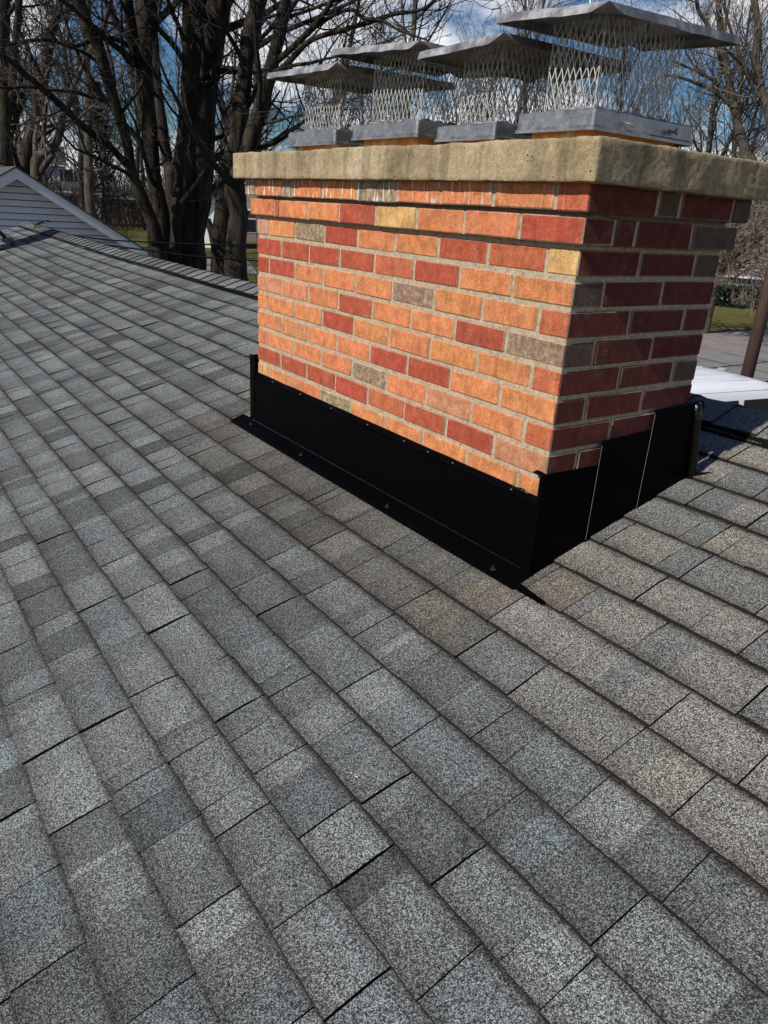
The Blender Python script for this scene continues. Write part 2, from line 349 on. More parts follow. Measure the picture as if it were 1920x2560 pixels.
for ci, (yl, yt) in enumerate(zip(ycourse, ytop)):
    # joint positions along the course
    js = sorted(joints.get(ci, []))
    x = js[0] if js else -5+random.random()*.25
    L_ = [x]
    while x > SX0: x -= random.choice([.24, .25, .13, .17, .19, .20, .22]); L_.append(x)
    L_ = L_[::-1]
    for j in js[1:]: L_.append(j)
    x = L_[-1]
    while x < SX1: x += random.choice([.25, .26, .20, .18, .24, .27]); L_.append(x)
    L_[0] = SX0
    SLn = [random.uniform(-.004, .004) for _ in L_]; GP = [random.choice([.0012, .0016, .0020, .0026]) for _ in L_]
    for ti, (x0, x1) in enumerate(zip(L_[:-1], L_[1:])):
        if x1 < SX0+.02: continue
        xa, xb = x0+GP[ti], x1-GP[ti+1]; sa, sb = SLn[ti], SLn[ti+1]
        t = .0098+random.uniform(-.0015, .003); lift = random.uniform(-.001, .0015)
        nz = random.choice([2, 2, 2, 3, 3]) if (x1-x0) > .18 else random.choice([1, 2])
        cuts = [xa]+sorted(xa+(xb-xa)*random.uniform(.2, .8) for _ in range(nz-1))+[xb]
        yj = random.uniform(-.003, .003); up_z = random.random() < .5
        def PT(xx, y, h):
            f = (xx-xa)/(xb-xa); return W(xx+(sa+(sb-sa)*f)*(y-yl)/.13, y, h)
        for zi, (s0, s1) in enumerate(zip(cuts[:-1], cuts[1:])):
            up_z = not up_z; th = 0.0 if (up_z or nz == 1) else -random.choice([.0008, .0018, .003])
            c = shcol((s0+s1)/2, yl)
            m_ = max(1, int((s1-s0)/.03))
            for q in range(m_):
                e0 = s0+(s1-s0)*q/m_; e1 = s0+(s1-s0)*(q+1)/m_
                def lowy(xx): return yl+yj+.0028*noise.noise(Vector((xx*30, ci*7.7, 0)))+.0018*noise.noise(Vector((xx*95, ci*7.7, 0)))
                T0 = t+th+lift*(e0-xa)/(xb-xa); T1 = t+th+lift*(e1-xa)/(xb-xa)
                A = PT(e0, lowy(e0), T0); B = PT(e1, lowy(e1), T1)
                ym = yl+(yt-yl)*.22; ym2 = yl+(yt-yl)*.72
                Am = PT(e0, ym, T0-.0012); Bm = PT(e1, ym, T1-.0012); An = PT(e0, ym2, T0*.6); Bn = PT(e1, ym2, T1*.6)
                Au = PT(e0, yt+.012, .0012); Bu = PT(e1, yt+.012, .0012)
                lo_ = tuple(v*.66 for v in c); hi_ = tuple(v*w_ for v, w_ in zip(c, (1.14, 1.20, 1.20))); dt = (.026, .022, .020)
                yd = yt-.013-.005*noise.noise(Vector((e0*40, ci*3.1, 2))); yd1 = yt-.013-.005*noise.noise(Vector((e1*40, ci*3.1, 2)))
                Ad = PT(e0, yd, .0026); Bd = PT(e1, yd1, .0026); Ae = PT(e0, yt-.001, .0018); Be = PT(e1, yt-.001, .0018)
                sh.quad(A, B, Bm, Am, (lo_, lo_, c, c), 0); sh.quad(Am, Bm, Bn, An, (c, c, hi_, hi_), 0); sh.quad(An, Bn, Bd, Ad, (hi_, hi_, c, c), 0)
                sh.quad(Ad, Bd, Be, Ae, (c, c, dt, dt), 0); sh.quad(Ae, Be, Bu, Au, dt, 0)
                sh.quad(PT(e0, lowy(e0)-.0015, -.001), PT(e1, lowy(e1)-.0015, -.001), B, A, (.02, .018, .016), 1)
            for xx in (s0, s1):
                sh.quad(PT(xx, yl+yj, t+th), PT(xx, yt, .0015), PT(xx, yt, -.001), PT(xx, yl+yj, -.001), (.02, .02, .02), 1)
for (u, v, sz) in ((883, 1937, .006), (890, 1942, .004), (605, 1810, .004), (1500, 1838, .006), (1488, 1846, .008), (652, 1705, .003), (1205, 1745, .003), (720, 1668, .004), (1085, 1912, .003), (590, 1715, .003)):
    r_ = ray(u, v); nn_ = Vector((0, -S, 1)); t_ = ((Z0+.0105)-nn_.dot(CP))/nn_.dot(r_); p_ = CP+r_*t_
    for q_ in range(3):
        a0 = random.uniform(0, 6.28); pts_ = []
        cx_, cy_ = p_.x+random.uniform(-sz, sz), p_.y+random.uniform(-sz, sz)
        for k_ in range(6):
            rr_ = sz*random.uniform(.25, .6); aa = a0+k_*1.047; pts_.append((cx_+rr_*math.cos(aa), cy_+rr_*math.sin(aa), Z0+.0125+S*(cy_+rr_*math.sin(aa))))
        sh.poly(pts_, (.30, .30, .28), 0)
sh_o = sh.build('shingles', [M_sh, M_shedge], house)
dk = MB()
nx = 40
for i in range(nx):
    for j in range(10):
        xa = SX0+(SX1-SX0)*i/nx; xb = SX0+(SX1-SX0)*(i+1)/nx; ya = -4.2+(YR+4.2)*j/10; yb = -4.2+(YR+4.2)*(j+1)/10
        dk.quad(W(xa, ya, -.0035), W(xb, ya, -.0035), W(xb, yb, -.0035), W(xa, yb, -.0035))
def back(x, y, h=0):
    a_ = W(x, 2*YR-y, 0); yy = y+.006*max(0, -x-1); return (x, yy, a_[2]+h+(.0)*0)
for i in range(nx):
    xa = SX0+(SX1-SX0)*i/nx; xb = SX0+(SX1-SX0)*(i+1)/nx
    dk.quad((xa, *back(xa, YR)[1:]), (xb, *back(xb, YR)[1:]), (xb, *back(xb, 6.2)[1:]), (xa, *back(xa, 6.2)[1:]), (.1, .1, .1))
dk.build('roof_deck', M_sheet, house, color=False)
# ridge: vent strip and cap shingles
rv = MB()
nseg = 160
for i in range(nseg):
    xa = SX0+(SX1-SX0)*i/nseg; xb = SX0+(SX1-SX0)*(i+1)/nseg
    ja = .006*noise.noise(Vector((xa*2.5, 0, 9))); jb = .006*noise.noise(Vector((xb*2.5, 0, 9)))
    a0, b0 = W(xa, .868+ja, .002), W(xb, .868+jb, .002); a1, b1 = W(xa, .888+ja, .018), W(xb, .888+jb, .018); a2, b2 = W(xa, YR-.02, .02), W(xb, YR-.02, .02)
    rv.quad(a0, b0, b1, a1); rv.quad(a1, b1, b2, a2)
    m0 = back(xa, YR+.21, .012); m1 = back(xb, YR+.21, .012); rv.quad(a2, b2, m1, m0)
x = SX0+.1
while x < SX1:      # louvre ribs of the vent
    if x > -5:
        rv.box(x-.0025, x+.0025, 0, .001, 0, .001) if False else rv.quad(W(x-.003, .866, .003), W(x+.003, .866, .003), W(x+.003, .884, .019), W(x-.003, .884, .019))
    x += .012
M_vent = mat('ridge_vent_plastic', (.003, .003, .003), .8, spec=.1)
rv.build('ridge_vent', M_vent, house, color=False)
rc = MB(); x = SX0-.03
while x < SX1:
    L_ = .155 if x > -6 else .17; c = shcol(x, 1.2); c = tuple(v*1.08 for v in c)
    e = random.uniform(-.003, .003)
    prof = [(.892+e, .026), (.92, .029), (.96, .031), (1.0, .032), (1.025, .031)]
    lo = [W(x+L_, y_, h_) for y_, h_ in prof]; hi = [W(x-.03, y_, h_-.009) for y_, h_ in prof]
    # over the top
    for dy, dz in ((.03, -.004), (.09, -.024), (.21, -.063)):
        p_ = W(x+L_, 1.025, .031); q_ = W(x-.03, 1.025, .022)
        lo.append((p_[0], p_[1]+dy, p_[2]+dz)); hi.append((q_[0], q_[1]+dy, q_[2]+dz))
    # cap shingles lap towards the left: the exposed butt faces +x
    for k in range(len(lo)-1): rc.quad(lo[k], hi[k], hi[k+1], lo[k+1], c, 0)
    p0 = lo[0]; p1 = hi[0]; rc.quad((p0[0], p0[1]-.001, p0[2]-.008), (p1[0], p1[1]-.001, p1[2]-.008), p1, p0, c, 1)
    for k in range(len(lo)-1):
        a_, b_ = lo[k], lo[k+1]; rc.quad((a_[0], a_[1], a_[2]-.011), a_, b_, (b_[0], b_[1], b_[2]-.011), c, 1)
    x += L_
rc.build('ridge_cap', [M_sh, M_shedge], house)
M_wallw = mat('painted_wall', (.62, .62, .60), .8)
wl = MB()
wl.box(SX0+.3, SX1-.3, -3.8, 5.8, -4.55, -2.1)
wl.poly([(SX0+.3, -3.8, -2.1), (SX0+.3, 5.8, -2.1), (SX0+.3, 1.1, -.62)]); wl.poly([(SX1-.3, -3.8, -2.1), (SX1-.3, 5.8, -2.1), (SX1-.3, 1.1, -.62)])
wl.build('wall', M_wallw, house, color=False)
settle(house)

# ------------------------------------------------------------------ chimney
LX = 1.6161; DY = .56; P = .0695; HB = .0585; MOD = .2032; MS = .2337
COL = {'O': (.67, .225, .090), 'o': (.64, .25, .11), 'R': (.45, .086, .044), 'r': (.53, .135, .060), 'T': (.48, .31, .19), 'Y': (.62, .31, .125), 'p': (.58, .30, .18), 'M': (.60, .26, .125), 'D': (.145, .026, .020), 'E': (.11, .065, .048)}  # D, E: maroon and tan side brick, with that face's shade painted in
def bc(k, j=.08):
    c = COL[k]; s = random.uniform(1-j, 1+j); return (c[0]*s, c[1]*s*random.uniform(.9, 1.1), c[2]*s, .5 if k in 'TE' else 1.0)
rows = {
 0: ['p.5', 'O', 'T', 'R', 'O', 'O', 'R', 'r', 'Y.5'], 1: ['R', 'R', 'R', 'R', 'r', 'R', 'O', 'O'],
 2: ['R.5', 'R', 'O', 'O', 'O', 'T', 'O', 'O', 'r.5'], 3: ['M', 'o', 'O', 'R', 'O', 'O', 'R', 'T'],
 4: ['O.5', 'O', 'O', 'R', 'O', 'O', 'O', 'O', 'r.5'], 5: ['O', 'o', 'O', 'O', 'R', 'R', 'O', 'O'],
 6: ['O.5', 'O', 'O', 'O', 'T', 'O', 'M', 'O', 'r.5'], 7: ['R', 'R', 'R', 'R', 'r', 'R', 'R', 'M'],
 8: ['Y.5', 'O', 'O', 'T', 'O', 'O', 'O', 'O', 'O.5'], 9: ['O', 'R', 'O', 'O', 'R', 'O', 'R', 'O'], 10: ['O.5', 'O', 'O', 'O', 'O', 'R', 'O', 'O', 'R.5'], 11: ['O']*8}
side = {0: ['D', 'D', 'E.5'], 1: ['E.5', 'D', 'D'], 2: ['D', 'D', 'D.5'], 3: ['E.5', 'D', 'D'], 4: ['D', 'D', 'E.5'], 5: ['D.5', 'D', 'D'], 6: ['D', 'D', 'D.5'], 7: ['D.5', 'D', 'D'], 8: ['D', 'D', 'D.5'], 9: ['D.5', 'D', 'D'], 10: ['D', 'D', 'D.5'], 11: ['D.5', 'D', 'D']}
def parse(l): return [(t[0], float(t[1:]) if len(t) > 1 else 1.0) for t in l]
ch = empty('chimney', 'red and orange brick chimney with a thick concrete crown on the shingled roof', 'chimney', (-.8, .28, -.8))
bk = MB()
def brick(x0, x1, y0, y1, z0, z1, c, cs=None):
    j = .0012; r = random.uniform
    dz0, dz1 = r(-j, j), r(-j, j)
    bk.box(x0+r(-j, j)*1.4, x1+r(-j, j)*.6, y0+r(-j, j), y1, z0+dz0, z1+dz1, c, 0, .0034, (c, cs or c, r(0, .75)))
GJ = .0100
def wall_ring(z0, z1, off, front, sidel, mod=MOD, modS=MS):
    X0 = -LX-off; X1 = off; Y0 = -off; Y1 = DY+off
    fl = parse(front); sl_ = parse(sidel)
    tot = sum(b for _, b in fl); sc_ = (X1-X0+GJ)/tot; x = X0
    ts = sum(b for _, b in sl_); ss = (Y1-Y0+GJ)/ts
    d0 = .1
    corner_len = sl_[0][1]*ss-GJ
    for i, (k, b) in enumerate(fl):
        last = i == len(fl)-1
        yb = Y0+(corner_len if last else d0)
        xe = X1 if last else x+b*sc_-GJ
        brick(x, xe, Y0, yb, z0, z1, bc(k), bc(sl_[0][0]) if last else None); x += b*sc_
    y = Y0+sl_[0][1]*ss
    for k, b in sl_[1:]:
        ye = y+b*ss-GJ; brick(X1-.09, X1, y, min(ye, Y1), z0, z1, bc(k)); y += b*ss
    # left end and back wall, plain running bond
    y = Y0+.11
    while y < Y1-.02: brick(X0, X0+.09, y, min(y+.22, Y1), z0, z1, bc(random.choice('ORO'))); y += .2337
    x = X0+.1
    while x < X1-.12: brick(x, min(x+.193, X1-.1), Y1-.09, Y1, z0, z1, bc(random.choice('OROr'))); x += MOD
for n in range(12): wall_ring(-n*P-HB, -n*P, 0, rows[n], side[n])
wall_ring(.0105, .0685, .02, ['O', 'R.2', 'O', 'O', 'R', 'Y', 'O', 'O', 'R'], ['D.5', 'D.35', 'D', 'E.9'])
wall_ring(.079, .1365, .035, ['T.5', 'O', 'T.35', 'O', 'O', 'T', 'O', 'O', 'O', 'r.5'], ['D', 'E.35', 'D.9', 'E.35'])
bk.build('brickwork', M_brick, ch)
mo = MB()
def mbox(x0, x1, y0, y1, z0, z1): mo.box(x0, x1, y0, y1, z0, z1)
mbox(-LX+.0035, -.0035, .0035, DY-.0035, -.86, .1345)
mbox(-LX-.0165, .0165, -.0165, DY+.0165, .0112, .0675)
mbox(-LX-.0315, .0315, -.0315, DY+.0315, .0800, .1355)
mo.build('mortar', M_mort, ch, color=False)
# crown slab: noise-displaced block with worn edges
cm = MB(); cx0, cx1, cy0, cy1, cz0, cz1 = -LX-.068, .068, -.068, DY+.068, .1345, .2215
def crown_pt(x, y, z):
    v = Vector((x, y, z)); rr = .006
    c_ = Vector((min(max(x, cx0+rr), cx1-rr), min(max(y, cy0+rr), cy1-rr), min(max(z, cz0+rr), cz1-rr))); d = v-c_
    k = rr*(1+.5*noise.noise(v*14))
    if d.length > 1e-6:
        n_ = d.normalized(); v = c_+n_*k
        v += n_*(.0008*noise.noise(v*7)+.0009*noise.noise(v*31)+.0012*noise.noise(v*90))
    if z > (cz0+cz1)/2: v.z += .004*noise.noise(Vector((x*3, y*3, 5)))
    return (v.x, v.y, v.z)
def grid(fn, nu, nv, mb, m=0):
    i0 = len(mb.v)
    for i in range(nu+1):
        for j in range(nv+1): mb.v.append(fn(i/nu, j/nv))
    for i in range(nu):
        for j in range(nv):
            a_ = i0+i*(nv+1)+j; mb.f.append((a_, a_+nv+1, a_+nv+2, a_+1)); mb.c.append(white()); mb.m.append(m)
lx, ly, lz = cx1-cx0, cy1-cy0, cz1-cz0
def snap(n, L):   # cluster samples near both ends so that the edge rounds
    return lambda t: t
grid(lambda a, b: crown_pt(cx0+lx*a, cy0, cz0+lz*b), 260, 16, cm)
grid(lambda a, b: crown_pt(cx1, cy0+ly*a, cz0+lz*b), 110, 16, cm)
grid(lambda a, b: crown_pt(cx1-lx*a, cy1, cz0+lz*b), 120, 12, cm)
grid(lambda a, b: crown_pt(cx0, cy1-ly*a, cz0+lz*b), 60, 12, cm)
grid(lambda a, b: crown_pt(cx0+lx*a, cy0+ly*b, cz1), 260, 110, cm)
grid(lambda a, b: crown_pt(cx0+lx*b, cy0+ly*a, cz0), 30, 60, cm)
cr_o = cm.build('crown', M_conc, ch, smooth=True, color=False)
bm = bmesh.new(); bm.from_mesh(cr_o.data); bmesh.ops.remove_doubles(bm, verts=bm.verts, dist=.0006); bmesh.ops.recalc_face_normals(bm, faces=bm.faces); bm.to_mesh(cr_o.data); bm.free()
# flashing
def RZ(y, h=0): return Z0+S*y+h
ap = MB(); AX0, AX1 = -1.632, .014
yF = -.014
ap.quad((AX0, yF, RZ(yF, .016)), (AX1-.012, yF, RZ(yF, .016)), (AX1-.012, yF, -.612), (AX0, yF, -.612))
# hemmed top lip leaning out, with a slight buckle
nb = 60
for i in range(nb):
    xa = AX0+(AX1-.012-AX0)*i/nb; xb = AX0+(AX1-.012-AX0)*(i+1)/nb
    ba = .0015*noise.noise(Vector((xa*9, 0, 0))); bb = .0015*noise.noise(Vector((xb*9, 0, 0)))
    ap.quad((xa, yF-.0005, -.618), (xb, yF-.0005, -.618), (xb, yF-.006+bb, -.612+bb), (xa, yF-.006+ba, -.612+ba))
    ap.quad((xa, yF-.006+ba, -.612+ba), (xb, yF-.006+bb, -.612+bb), (xb, -.001, -.598+bb), (xa, -.001, -.598+ba))
# flange lying on the shingles
for (xa, xb, ya, yb) in ((-1.735, .012, -.074, yF),):
    n_ = 50
    for i in range(n_):
        x0 = xa+(xb-xa)*i/n_; x1 = xa+(xb-xa)*(i+1)/n_
        ap.quad(W(x0, ya, .013), W(x1, ya, .013), (x1, yb, RZ(yb, .017)), (x0, yb, RZ(yb, .017)))
        ap.quad(W(x0, ya-.001, .004), W(x1, ya-.001, .004), W(x1, ya, .013), W(x0, ya, .013))
ap.poly([W(-1.742, -.074, .013), W(-1.735, -.074, .014), W(-1.632, .018, .012), W(-1.66, .03, .010)])
ap.quad(W(.012, -.074, .011), W(.115, -.074, .0105), W(.115, -.060, .0105), W(.012, -.052, .015))
apo = ap.build('apron_flashing', M_flash, ch, color=False)
for (x, y) in ((-1.597, -.042), (-1.15, -.051), (-.578, -.058), (-.08, -.062)):
    s_ = MB(); zz = RZ(y, .017); s_.tube([(x, y, zz-.002), (x, y, zz+.002), (x, y, zz+.004)], [.009, .008, .003], 8, cap=True); s_.cyl((x, y, zz+.003), (x, y, zz+.008), .005, 6)
    o = s_.build('screw', M_screw, apo, color=False, smooth=False)
for x in (-1.46, -1.235, -1.01, -.78, -.575, -.455, -.34, -.10):
    s_ = MB(); s_.tube([(x, -.010, -.6065), (x, -.013, -.606), (x, -.0155, -.6055)], [.0024, .002, .0008], 7, cap=True); s_.build('rivet', M_edge, apo, color=False)
s_ = MB()
for pts in ([(-1.628, -.016, -.79), (-1.628, -.016, -.61)],): s_.tube(pts, .003, 6)
s_.tube([(AX0, yF-.002, RZ(yF, .017)), (-.02, yF-.002, RZ(yF, .017))], .0035, 6)
s_.tube([(-.10, -.013, -.597), (-.06, -.014, -.594), (-.04, -.012, -.598)], [.002, .006, .002], 6)
s_.build('sealant_bead', M_seal, apo, color=False, smooth=True)
# front right corner fold of the first step piece, wrapping the corner
def plate(name, y0, y1, zt0, zt1, x, wrap=False, lip=True):
    m_ = MB()
    z0a = RZ(y0, .004); z0b = RZ(y1, .004)
    m_.quad((x, y0, z0a), (x, y1, z0b), (x, y1, zt1), (x, y0, zt0))
    m_.quad((x, y0, zt0), (x, y1, zt1), (x-.008, y1, zt1+.005), (x-.008, y0, zt0+.005))
    m_.quad((x-.003, y0, z0a), (x, y0, z0a), (x, y0, zt0), (x-.003, y0, zt0))
    if wrap:
        m_.quad((x-.055, yF-.003, z0a-.012), (x, yF-.003, z0a-.012), (x, yF-.003, zt0-.055), (x-.022, yF-.003, zt0-.075))
        m_.quad((x, yF-.003, z0a-.012), (x, y0+.002, z0a-.003), (x, y0+.002, zt0), (x, yF-.003, zt0))
        m_.poly([(x-.0285, yF-.002, zt0-.001), (x, yF-.003, zt0-.003), (x, y0+.004, zt0), (x-.02, .0, zt0+.004)])
    return m_
m_ = plate('step_flashing', -.016, .205, -.538, -.541, .010, False)
m_.quad((-.004, -.018, RZ(-.016, .003)), (.010, -.018, RZ(-.016, .003)), (.010, -.018, -.538), (-.004, -.018, -.536))
m_.poly([(-.030, -.0185, -.534), (.010, -.018, -.538), (.008, .0, -.533), (-.028, -.002, -.530)])
st = m_.build('step_flashing', M_flash, ch, color=False)
for y0, y1, z0, z1, x in ((.185, .415, -.474, -.466, .0135), (.385, .612, -.409, -.402, .017)):
    o = plate('step_flashing', y0, y1, z0, z1, x).build('step_flashing', M_flash, ch, color=False)
    e_ = MB(); sl_ = (.022 if True else 0)
    e_.quad((x-.0006, y0-.0006, RZ(y0, .012)), (x+.0003, y0-.0006, RZ(y0, .012)), (x+.0003, y0-.0006, z0-.004), (x-.0006, y0-.0006, z0-.004))
    e_.build('cut_edge', M_edge, o, color=False)
# sealant-smeared fold at the back right corner, and at the left corner
s_ = MB()
s_.tube([(.022, .618, RZ(.61, 0)), (.026, .612, -.60), (.024, .60, -.52), (.020, .588, -.45), (.014, .578, -.402)], [.016, .013, .011, .012, .013], 10, cap=True)
s_.tube([(.022, .610, RZ(.6, .008)), (.04, .628, RZ(.62, .01)), (.06, .66, RZ(.65, .01))], [.012, .008, .002], 8)
s_.build('corner_flashing', M_seal, ch, color=False, smooth=True)
s_ = MB()
s_.box(-1.668, -1.618, -.012, -.006, RZ(0)-.01, -.532, white(), 0, .001)
s_.box(-1.668, -1.662, -.012, .58, -.83, -.80); 
s_.poly([(-1.664, -.006, RZ(0)), (-1.664, .57, RZ(.57)), (-1.664, .57, -.40), (-1.664, .40, -.40), (-1.664, .39, -.47), (-1.664, .2, -.47), (-1.664, .19, -.535), (-1.664, -.006, -.535)])
s_.build('corner_flashing', M_flash, ch, color=False)
e_ = MB(); e_.tube([(-1.614, -.018, -.782), (-1.610, -.019, -.778)], .006, 6, cap=True); e_.build('sealant_dab', M_seal, ch, color=False)
# flue tiles under the caps
capspec = [(-1.54, -1.21, .2535, .3005, -1.606, -1.13, .480), (-1.103, -.753, .2615, .306, -1.16, -.70, .491), (-.664, -.420, .2445, .284, -.70, -.367, .468), (-.341, -.093, .2545, .299, -.391, -.055, .487)]
for (x0, x1, z0, z1, a, b, zl) in capspec:
    t_ = MB(); i = .028
    for (u0, u1, v0, v1) in ((x0+i, x1-i, .09+i, .09+i+.02), (x0+i, x1-i, .47-i-.02, .47-i), (x0+i, x0+i+.02, .111+i, .449-i), (x1-i-.02, x1-i, .111+i, .449-i)):
        t_.box(u0, u1, v0, v1, .215, z0+.02, white(), 0, .002)
    t_.build('flue_tile', M_clay, ch, color=False)
settle(ch)
for o in [o for o in C.objects if o.parent and o.parent.parent == ch]: o.location = (0, 0, 0)

# ------------------------------------------------------------------ chimney caps
labs = ['leftmost chimney cap with low pan and tilted lid at the far end',
        'second chimney cap from the left, wide pan on a smeared orange flue',
        'third chimney cap from the left, small pan beside the nearest cap',
        'nearest chimney cap above the crown corner, bolted pan on orange flue under the highest lid']
for ci, (x0, x1, z0, z1, a0, a1, zl) in enumerate(capspec):
    cx = (x0+x1)/2; cy = .28; root = bpy.data.objects.new('chimney_cap', None); C.objects.link(root); root['label'] = labs[ci]; root.parent = ch; root.location = Vector((cx, cy, z0))-Vector(ch.location)
    hx = (x1-x0)/2; hy = .19
    # pan: flared foot, rounded vertical corners, open inside with a flat shelf
    def ringpts(hx, hy, z, r=.008, n=4):
        out = []
        for sx, sy, a in ((1, 1, 0), (-1, 1, 90), (-1, -1, 180), (1, -1, 270)):
            for k in range(n+1):
                t = R(a+90*k/n); out.append((sx*(hx-r)+r*math.cos(t), sy*(hy-r)+r*math.sin(t), z))
        return out
    H = z1-z0; pn = MB(); pr = [(hx+.0045, -.001), (hx+.0045, .006), (hx+.0005, .010), (hx-.0005, H-.003), (hx-.003, H), (hx-.010, H+.0005), (hx-.040, H-.002), (hx-.043, H+.001)]
    rings = [ringpts(px, hy+(px-hx), pz, max(.004, .008+(px-hx)*.3)) for px, pz in pr]
    i0 = 0; nn = len(rings[0])
    for rg in rings: pn.v += rg
    for k in range(len(rings)-1):
        for q in range(nn):
            q2 = (q+1) % nn; pn.f.append((k*nn+q, k*nn+q2, (k+1)*nn+q2, (k+1)*nn+q)); pn.c.append(white()); pn.m.append(0)
    pn.build('base_pan', M_galv, root, smooth=False, color=False)
    # scalloped upstand at the foot of the cage
    ix, iy = hx-.046, hy-.046
    up = MB()
    def edge_pts(n, A, B): return [(A[0]+(B[0]-A[0])*i/n, A[1]+(B[1]-A[1])*i/n) for i in range(n+1)]
    corners = [(-ix, -iy), (ix, -iy), (ix, iy), (-ix, iy)]
    for e in range(4):
        A = corners[e]; B = corners[(e+1) % 4]; Ln = math.hypot(A[0]-B[0], A[1]-B[1]); nt_ = max(3, int(Ln/.042))
        out = (0, -1) if e == 0 else (1, 0) if e == 1 else (0, 1) if e == 2 else (-1, 0)
        for t in range(nt_):
            for s in range(3):
                f0 = (t+(s+.06*(s == 0))/3.0)/nt_; f1 = (t+(s+1-.06*(s == 2))/3.0)/nt_
                hs = [.007, .012, .011, .006]
                p = (A[0]+(B[0]-A[0])*f0, A[1]+(B[1]-A[1])*f0); q = (A[0]+(B[0]-A[0])*f1, A[1]+(B[1]-A[1])*f1)
                o1, o2 = .006, .001
                up.quad((p[0]+out[0]*o1, p[1]+out[1]*o1, H-.001), (q[0]+out[0]*o1, q[1]+out[1]*o1, H-.001), (q[0]+out[0]*o2, q[1]+out[1]*o2, H+hs[s+1]), (p[0]+out[0]*o2, p[1]+out[1]*o2, H+hs[s]))
    up.build('cage_upstand', M_galv, root, color=False)
    # expanded metal cage
    cg = MB(); zt = zl-z0+.004; zb = H-.001; rows_ = 4; ph = (zt-zb)/rows_
    for e in range(4):
        A = corners[e]; B = corners[(e+1) % 4]; Ln = math.hypot(A[0]-B[0], A[1]-B[1]); cols = max(4, round(Ln/.0195)); pw = Ln/cols
        tx, ty = (B[0]-A[0])/Ln, (B[1]-A[1])/Ln; nx_, ny_ = ty, -tx
        ns = rows_*4
        for c_ in range(cols+1):
            for sgn in (-1, 1):
                pts = []
                jx = random.uniform(-.0006, .0006)
                for k in range(ns+1):
                    ph4 = k/4.0 + (0 if True else 0)
                    # zigzag with short straight bonds
                    fr = (ph4*1.0+(c_ % 2)*.0) % 1.0
                    tri = [0.0, .5, 1.0, .5][k % 4]
                    off = sgn*(tri-.0)*.5*pw
                    s = c_*pw+off+jx*math.sin(k*.7+c_)
                    s = min(max(s, 0), Ln)
                    bow = .0012*math.sin(k*.9+c_*1.7)
                    pts.append((A[0]+tx*s+nx_*bow, A[1]+ty*s+ny_*bow, zb+(zt-zb)*k/ns))
                cg.tube(pts, .00125, 4)
    cg.build('mesh_cage', M_wire, root, color=False)
    # lid: shallow pitched plate, flange folded down, pinched notch at the near and far corners
    X0, X1, Y0, Y1 = a0-cx, a1-cx, .04-cy, .525-cy
    zl_ = zl-z0; ld = MB(); n = 14
    tilt = {0: (-.012, .004), 1: (-.028, .0), 2: (.006, .004), 3: (-.022, .012)}[ci]
    def top(u, v):
        x = X0+(X1-X0)*u; y = Y0+(Y1-Y0)*v; du = 1-abs(2*u-1); dv = 1-abs(2*v-1)
        z = zl_+.026*min(du, dv)+tilt[0]*(u-1)+tilt[1]*v+.0022*noise.noise(Vector((x*14+ci*9, y*14, 1)))
        return (x, y, z)
    grid(top, n, n, ld)
    per = [top(i/40, 0) for i in range(41)], [top(1, i/40) for i in range(41)], [top(1-i/40, 1) for i in range(41)], [top(0, 1-i/40) for i in range(41)]
    dirs = ((0, -1), (1, 0), (0, 1), (-1, 0)); lens = (X1-X0, Y1-Y0, X1-X0, Y1-Y0)
    for e, (pp, dd) in enumerate(zip(per, dirs)):
        for k in range(40):
            def dep(t):
                s = t*lens[e]; s2 = (1-t)*lens[e]; d_ = .019
                near_start = (e in (1, 3)); sN = s if near_start else s2     # notches at (1,0) and (0,1)
                if sN < .045: d_ = .003+.016*(sN/.045)
                return d_+.0012*noise.noise(Vector((t*9, e*5.5, ci)))
            t0, t1 = k/40, (k+1)/40; p, q = pp[k], pp[k+1]; d0, d1 = dep(t0), dep(t1); o_ = .006
            P2 = (p[0]+dd[0]*o_, p[1]+dd[1]*o_, p[2]-d0); Q2 = (q[0]+dd[0]*o_, q[1]+dd[1]*o_, q[2]-d1)
            if k == 0 and e in (0, 2): P2 = (P2[0]-dd[1]*0, P2[1], P2[2])
            ld.quad(P2, Q2, q, p)
            ld.quad((P2[0]-dd[0]*.006, P2[1]-dd[1]*.006, P2[2]+.001), (Q2[0]-dd[0]*.006, Q2[1]-dd[1]*.006, Q2[2]+.001), Q2, P2)
    # underside sheet a few mm below the top skin
    def bot(u, v):
        a_ = top(.01+.98*u, .01+.98*v); return (a_[0], a_[1], a_[2]-.002)
    grid(bot, 6, 6, ld)
    ld.build('lid', M_lid, root, color=False)
    for sx, sy in ((.0, -.11), (.0, .10)):
        wn = MB(); t = top((sx*(X1-X0)-X0)/(X1-X0), (sy-Y0)/(Y1-Y0)); x, y, z = sx, sy, t[2]
        wn.cyl((x, y, z-.02), (x, y, z+.022), .0028, 8); wn.cyl((x, y, z), (x, y, z+.008), .007, 8)
        for s in (-1, 1): wn.tube([(x, y, z+.005), (x+s*.009, y+.002, z+.012), (x+s*.013, y+.003, z+.022)], [.0035, .003, .0022], 6, cap=True)
        wn.build('wing_nut', M_galv, root, color=False)
    if ci == 3:
        for y in (.2, .375):
            b_ = MB(); b_.cyl((hx-.004, y-cy, .022), (hx+.018, y-cy, .0225), .0032, 8); b_.cyl((hx+.017, y-cy, .0225), (hx+.024, y-cy, .0228), .0075, 6)
            b_.cyl((hx-.001, y-cy, .022), (hx+.003, y-cy, .022), .007, 6)
            b_.build('set_screw', M_galv, root, color=False)

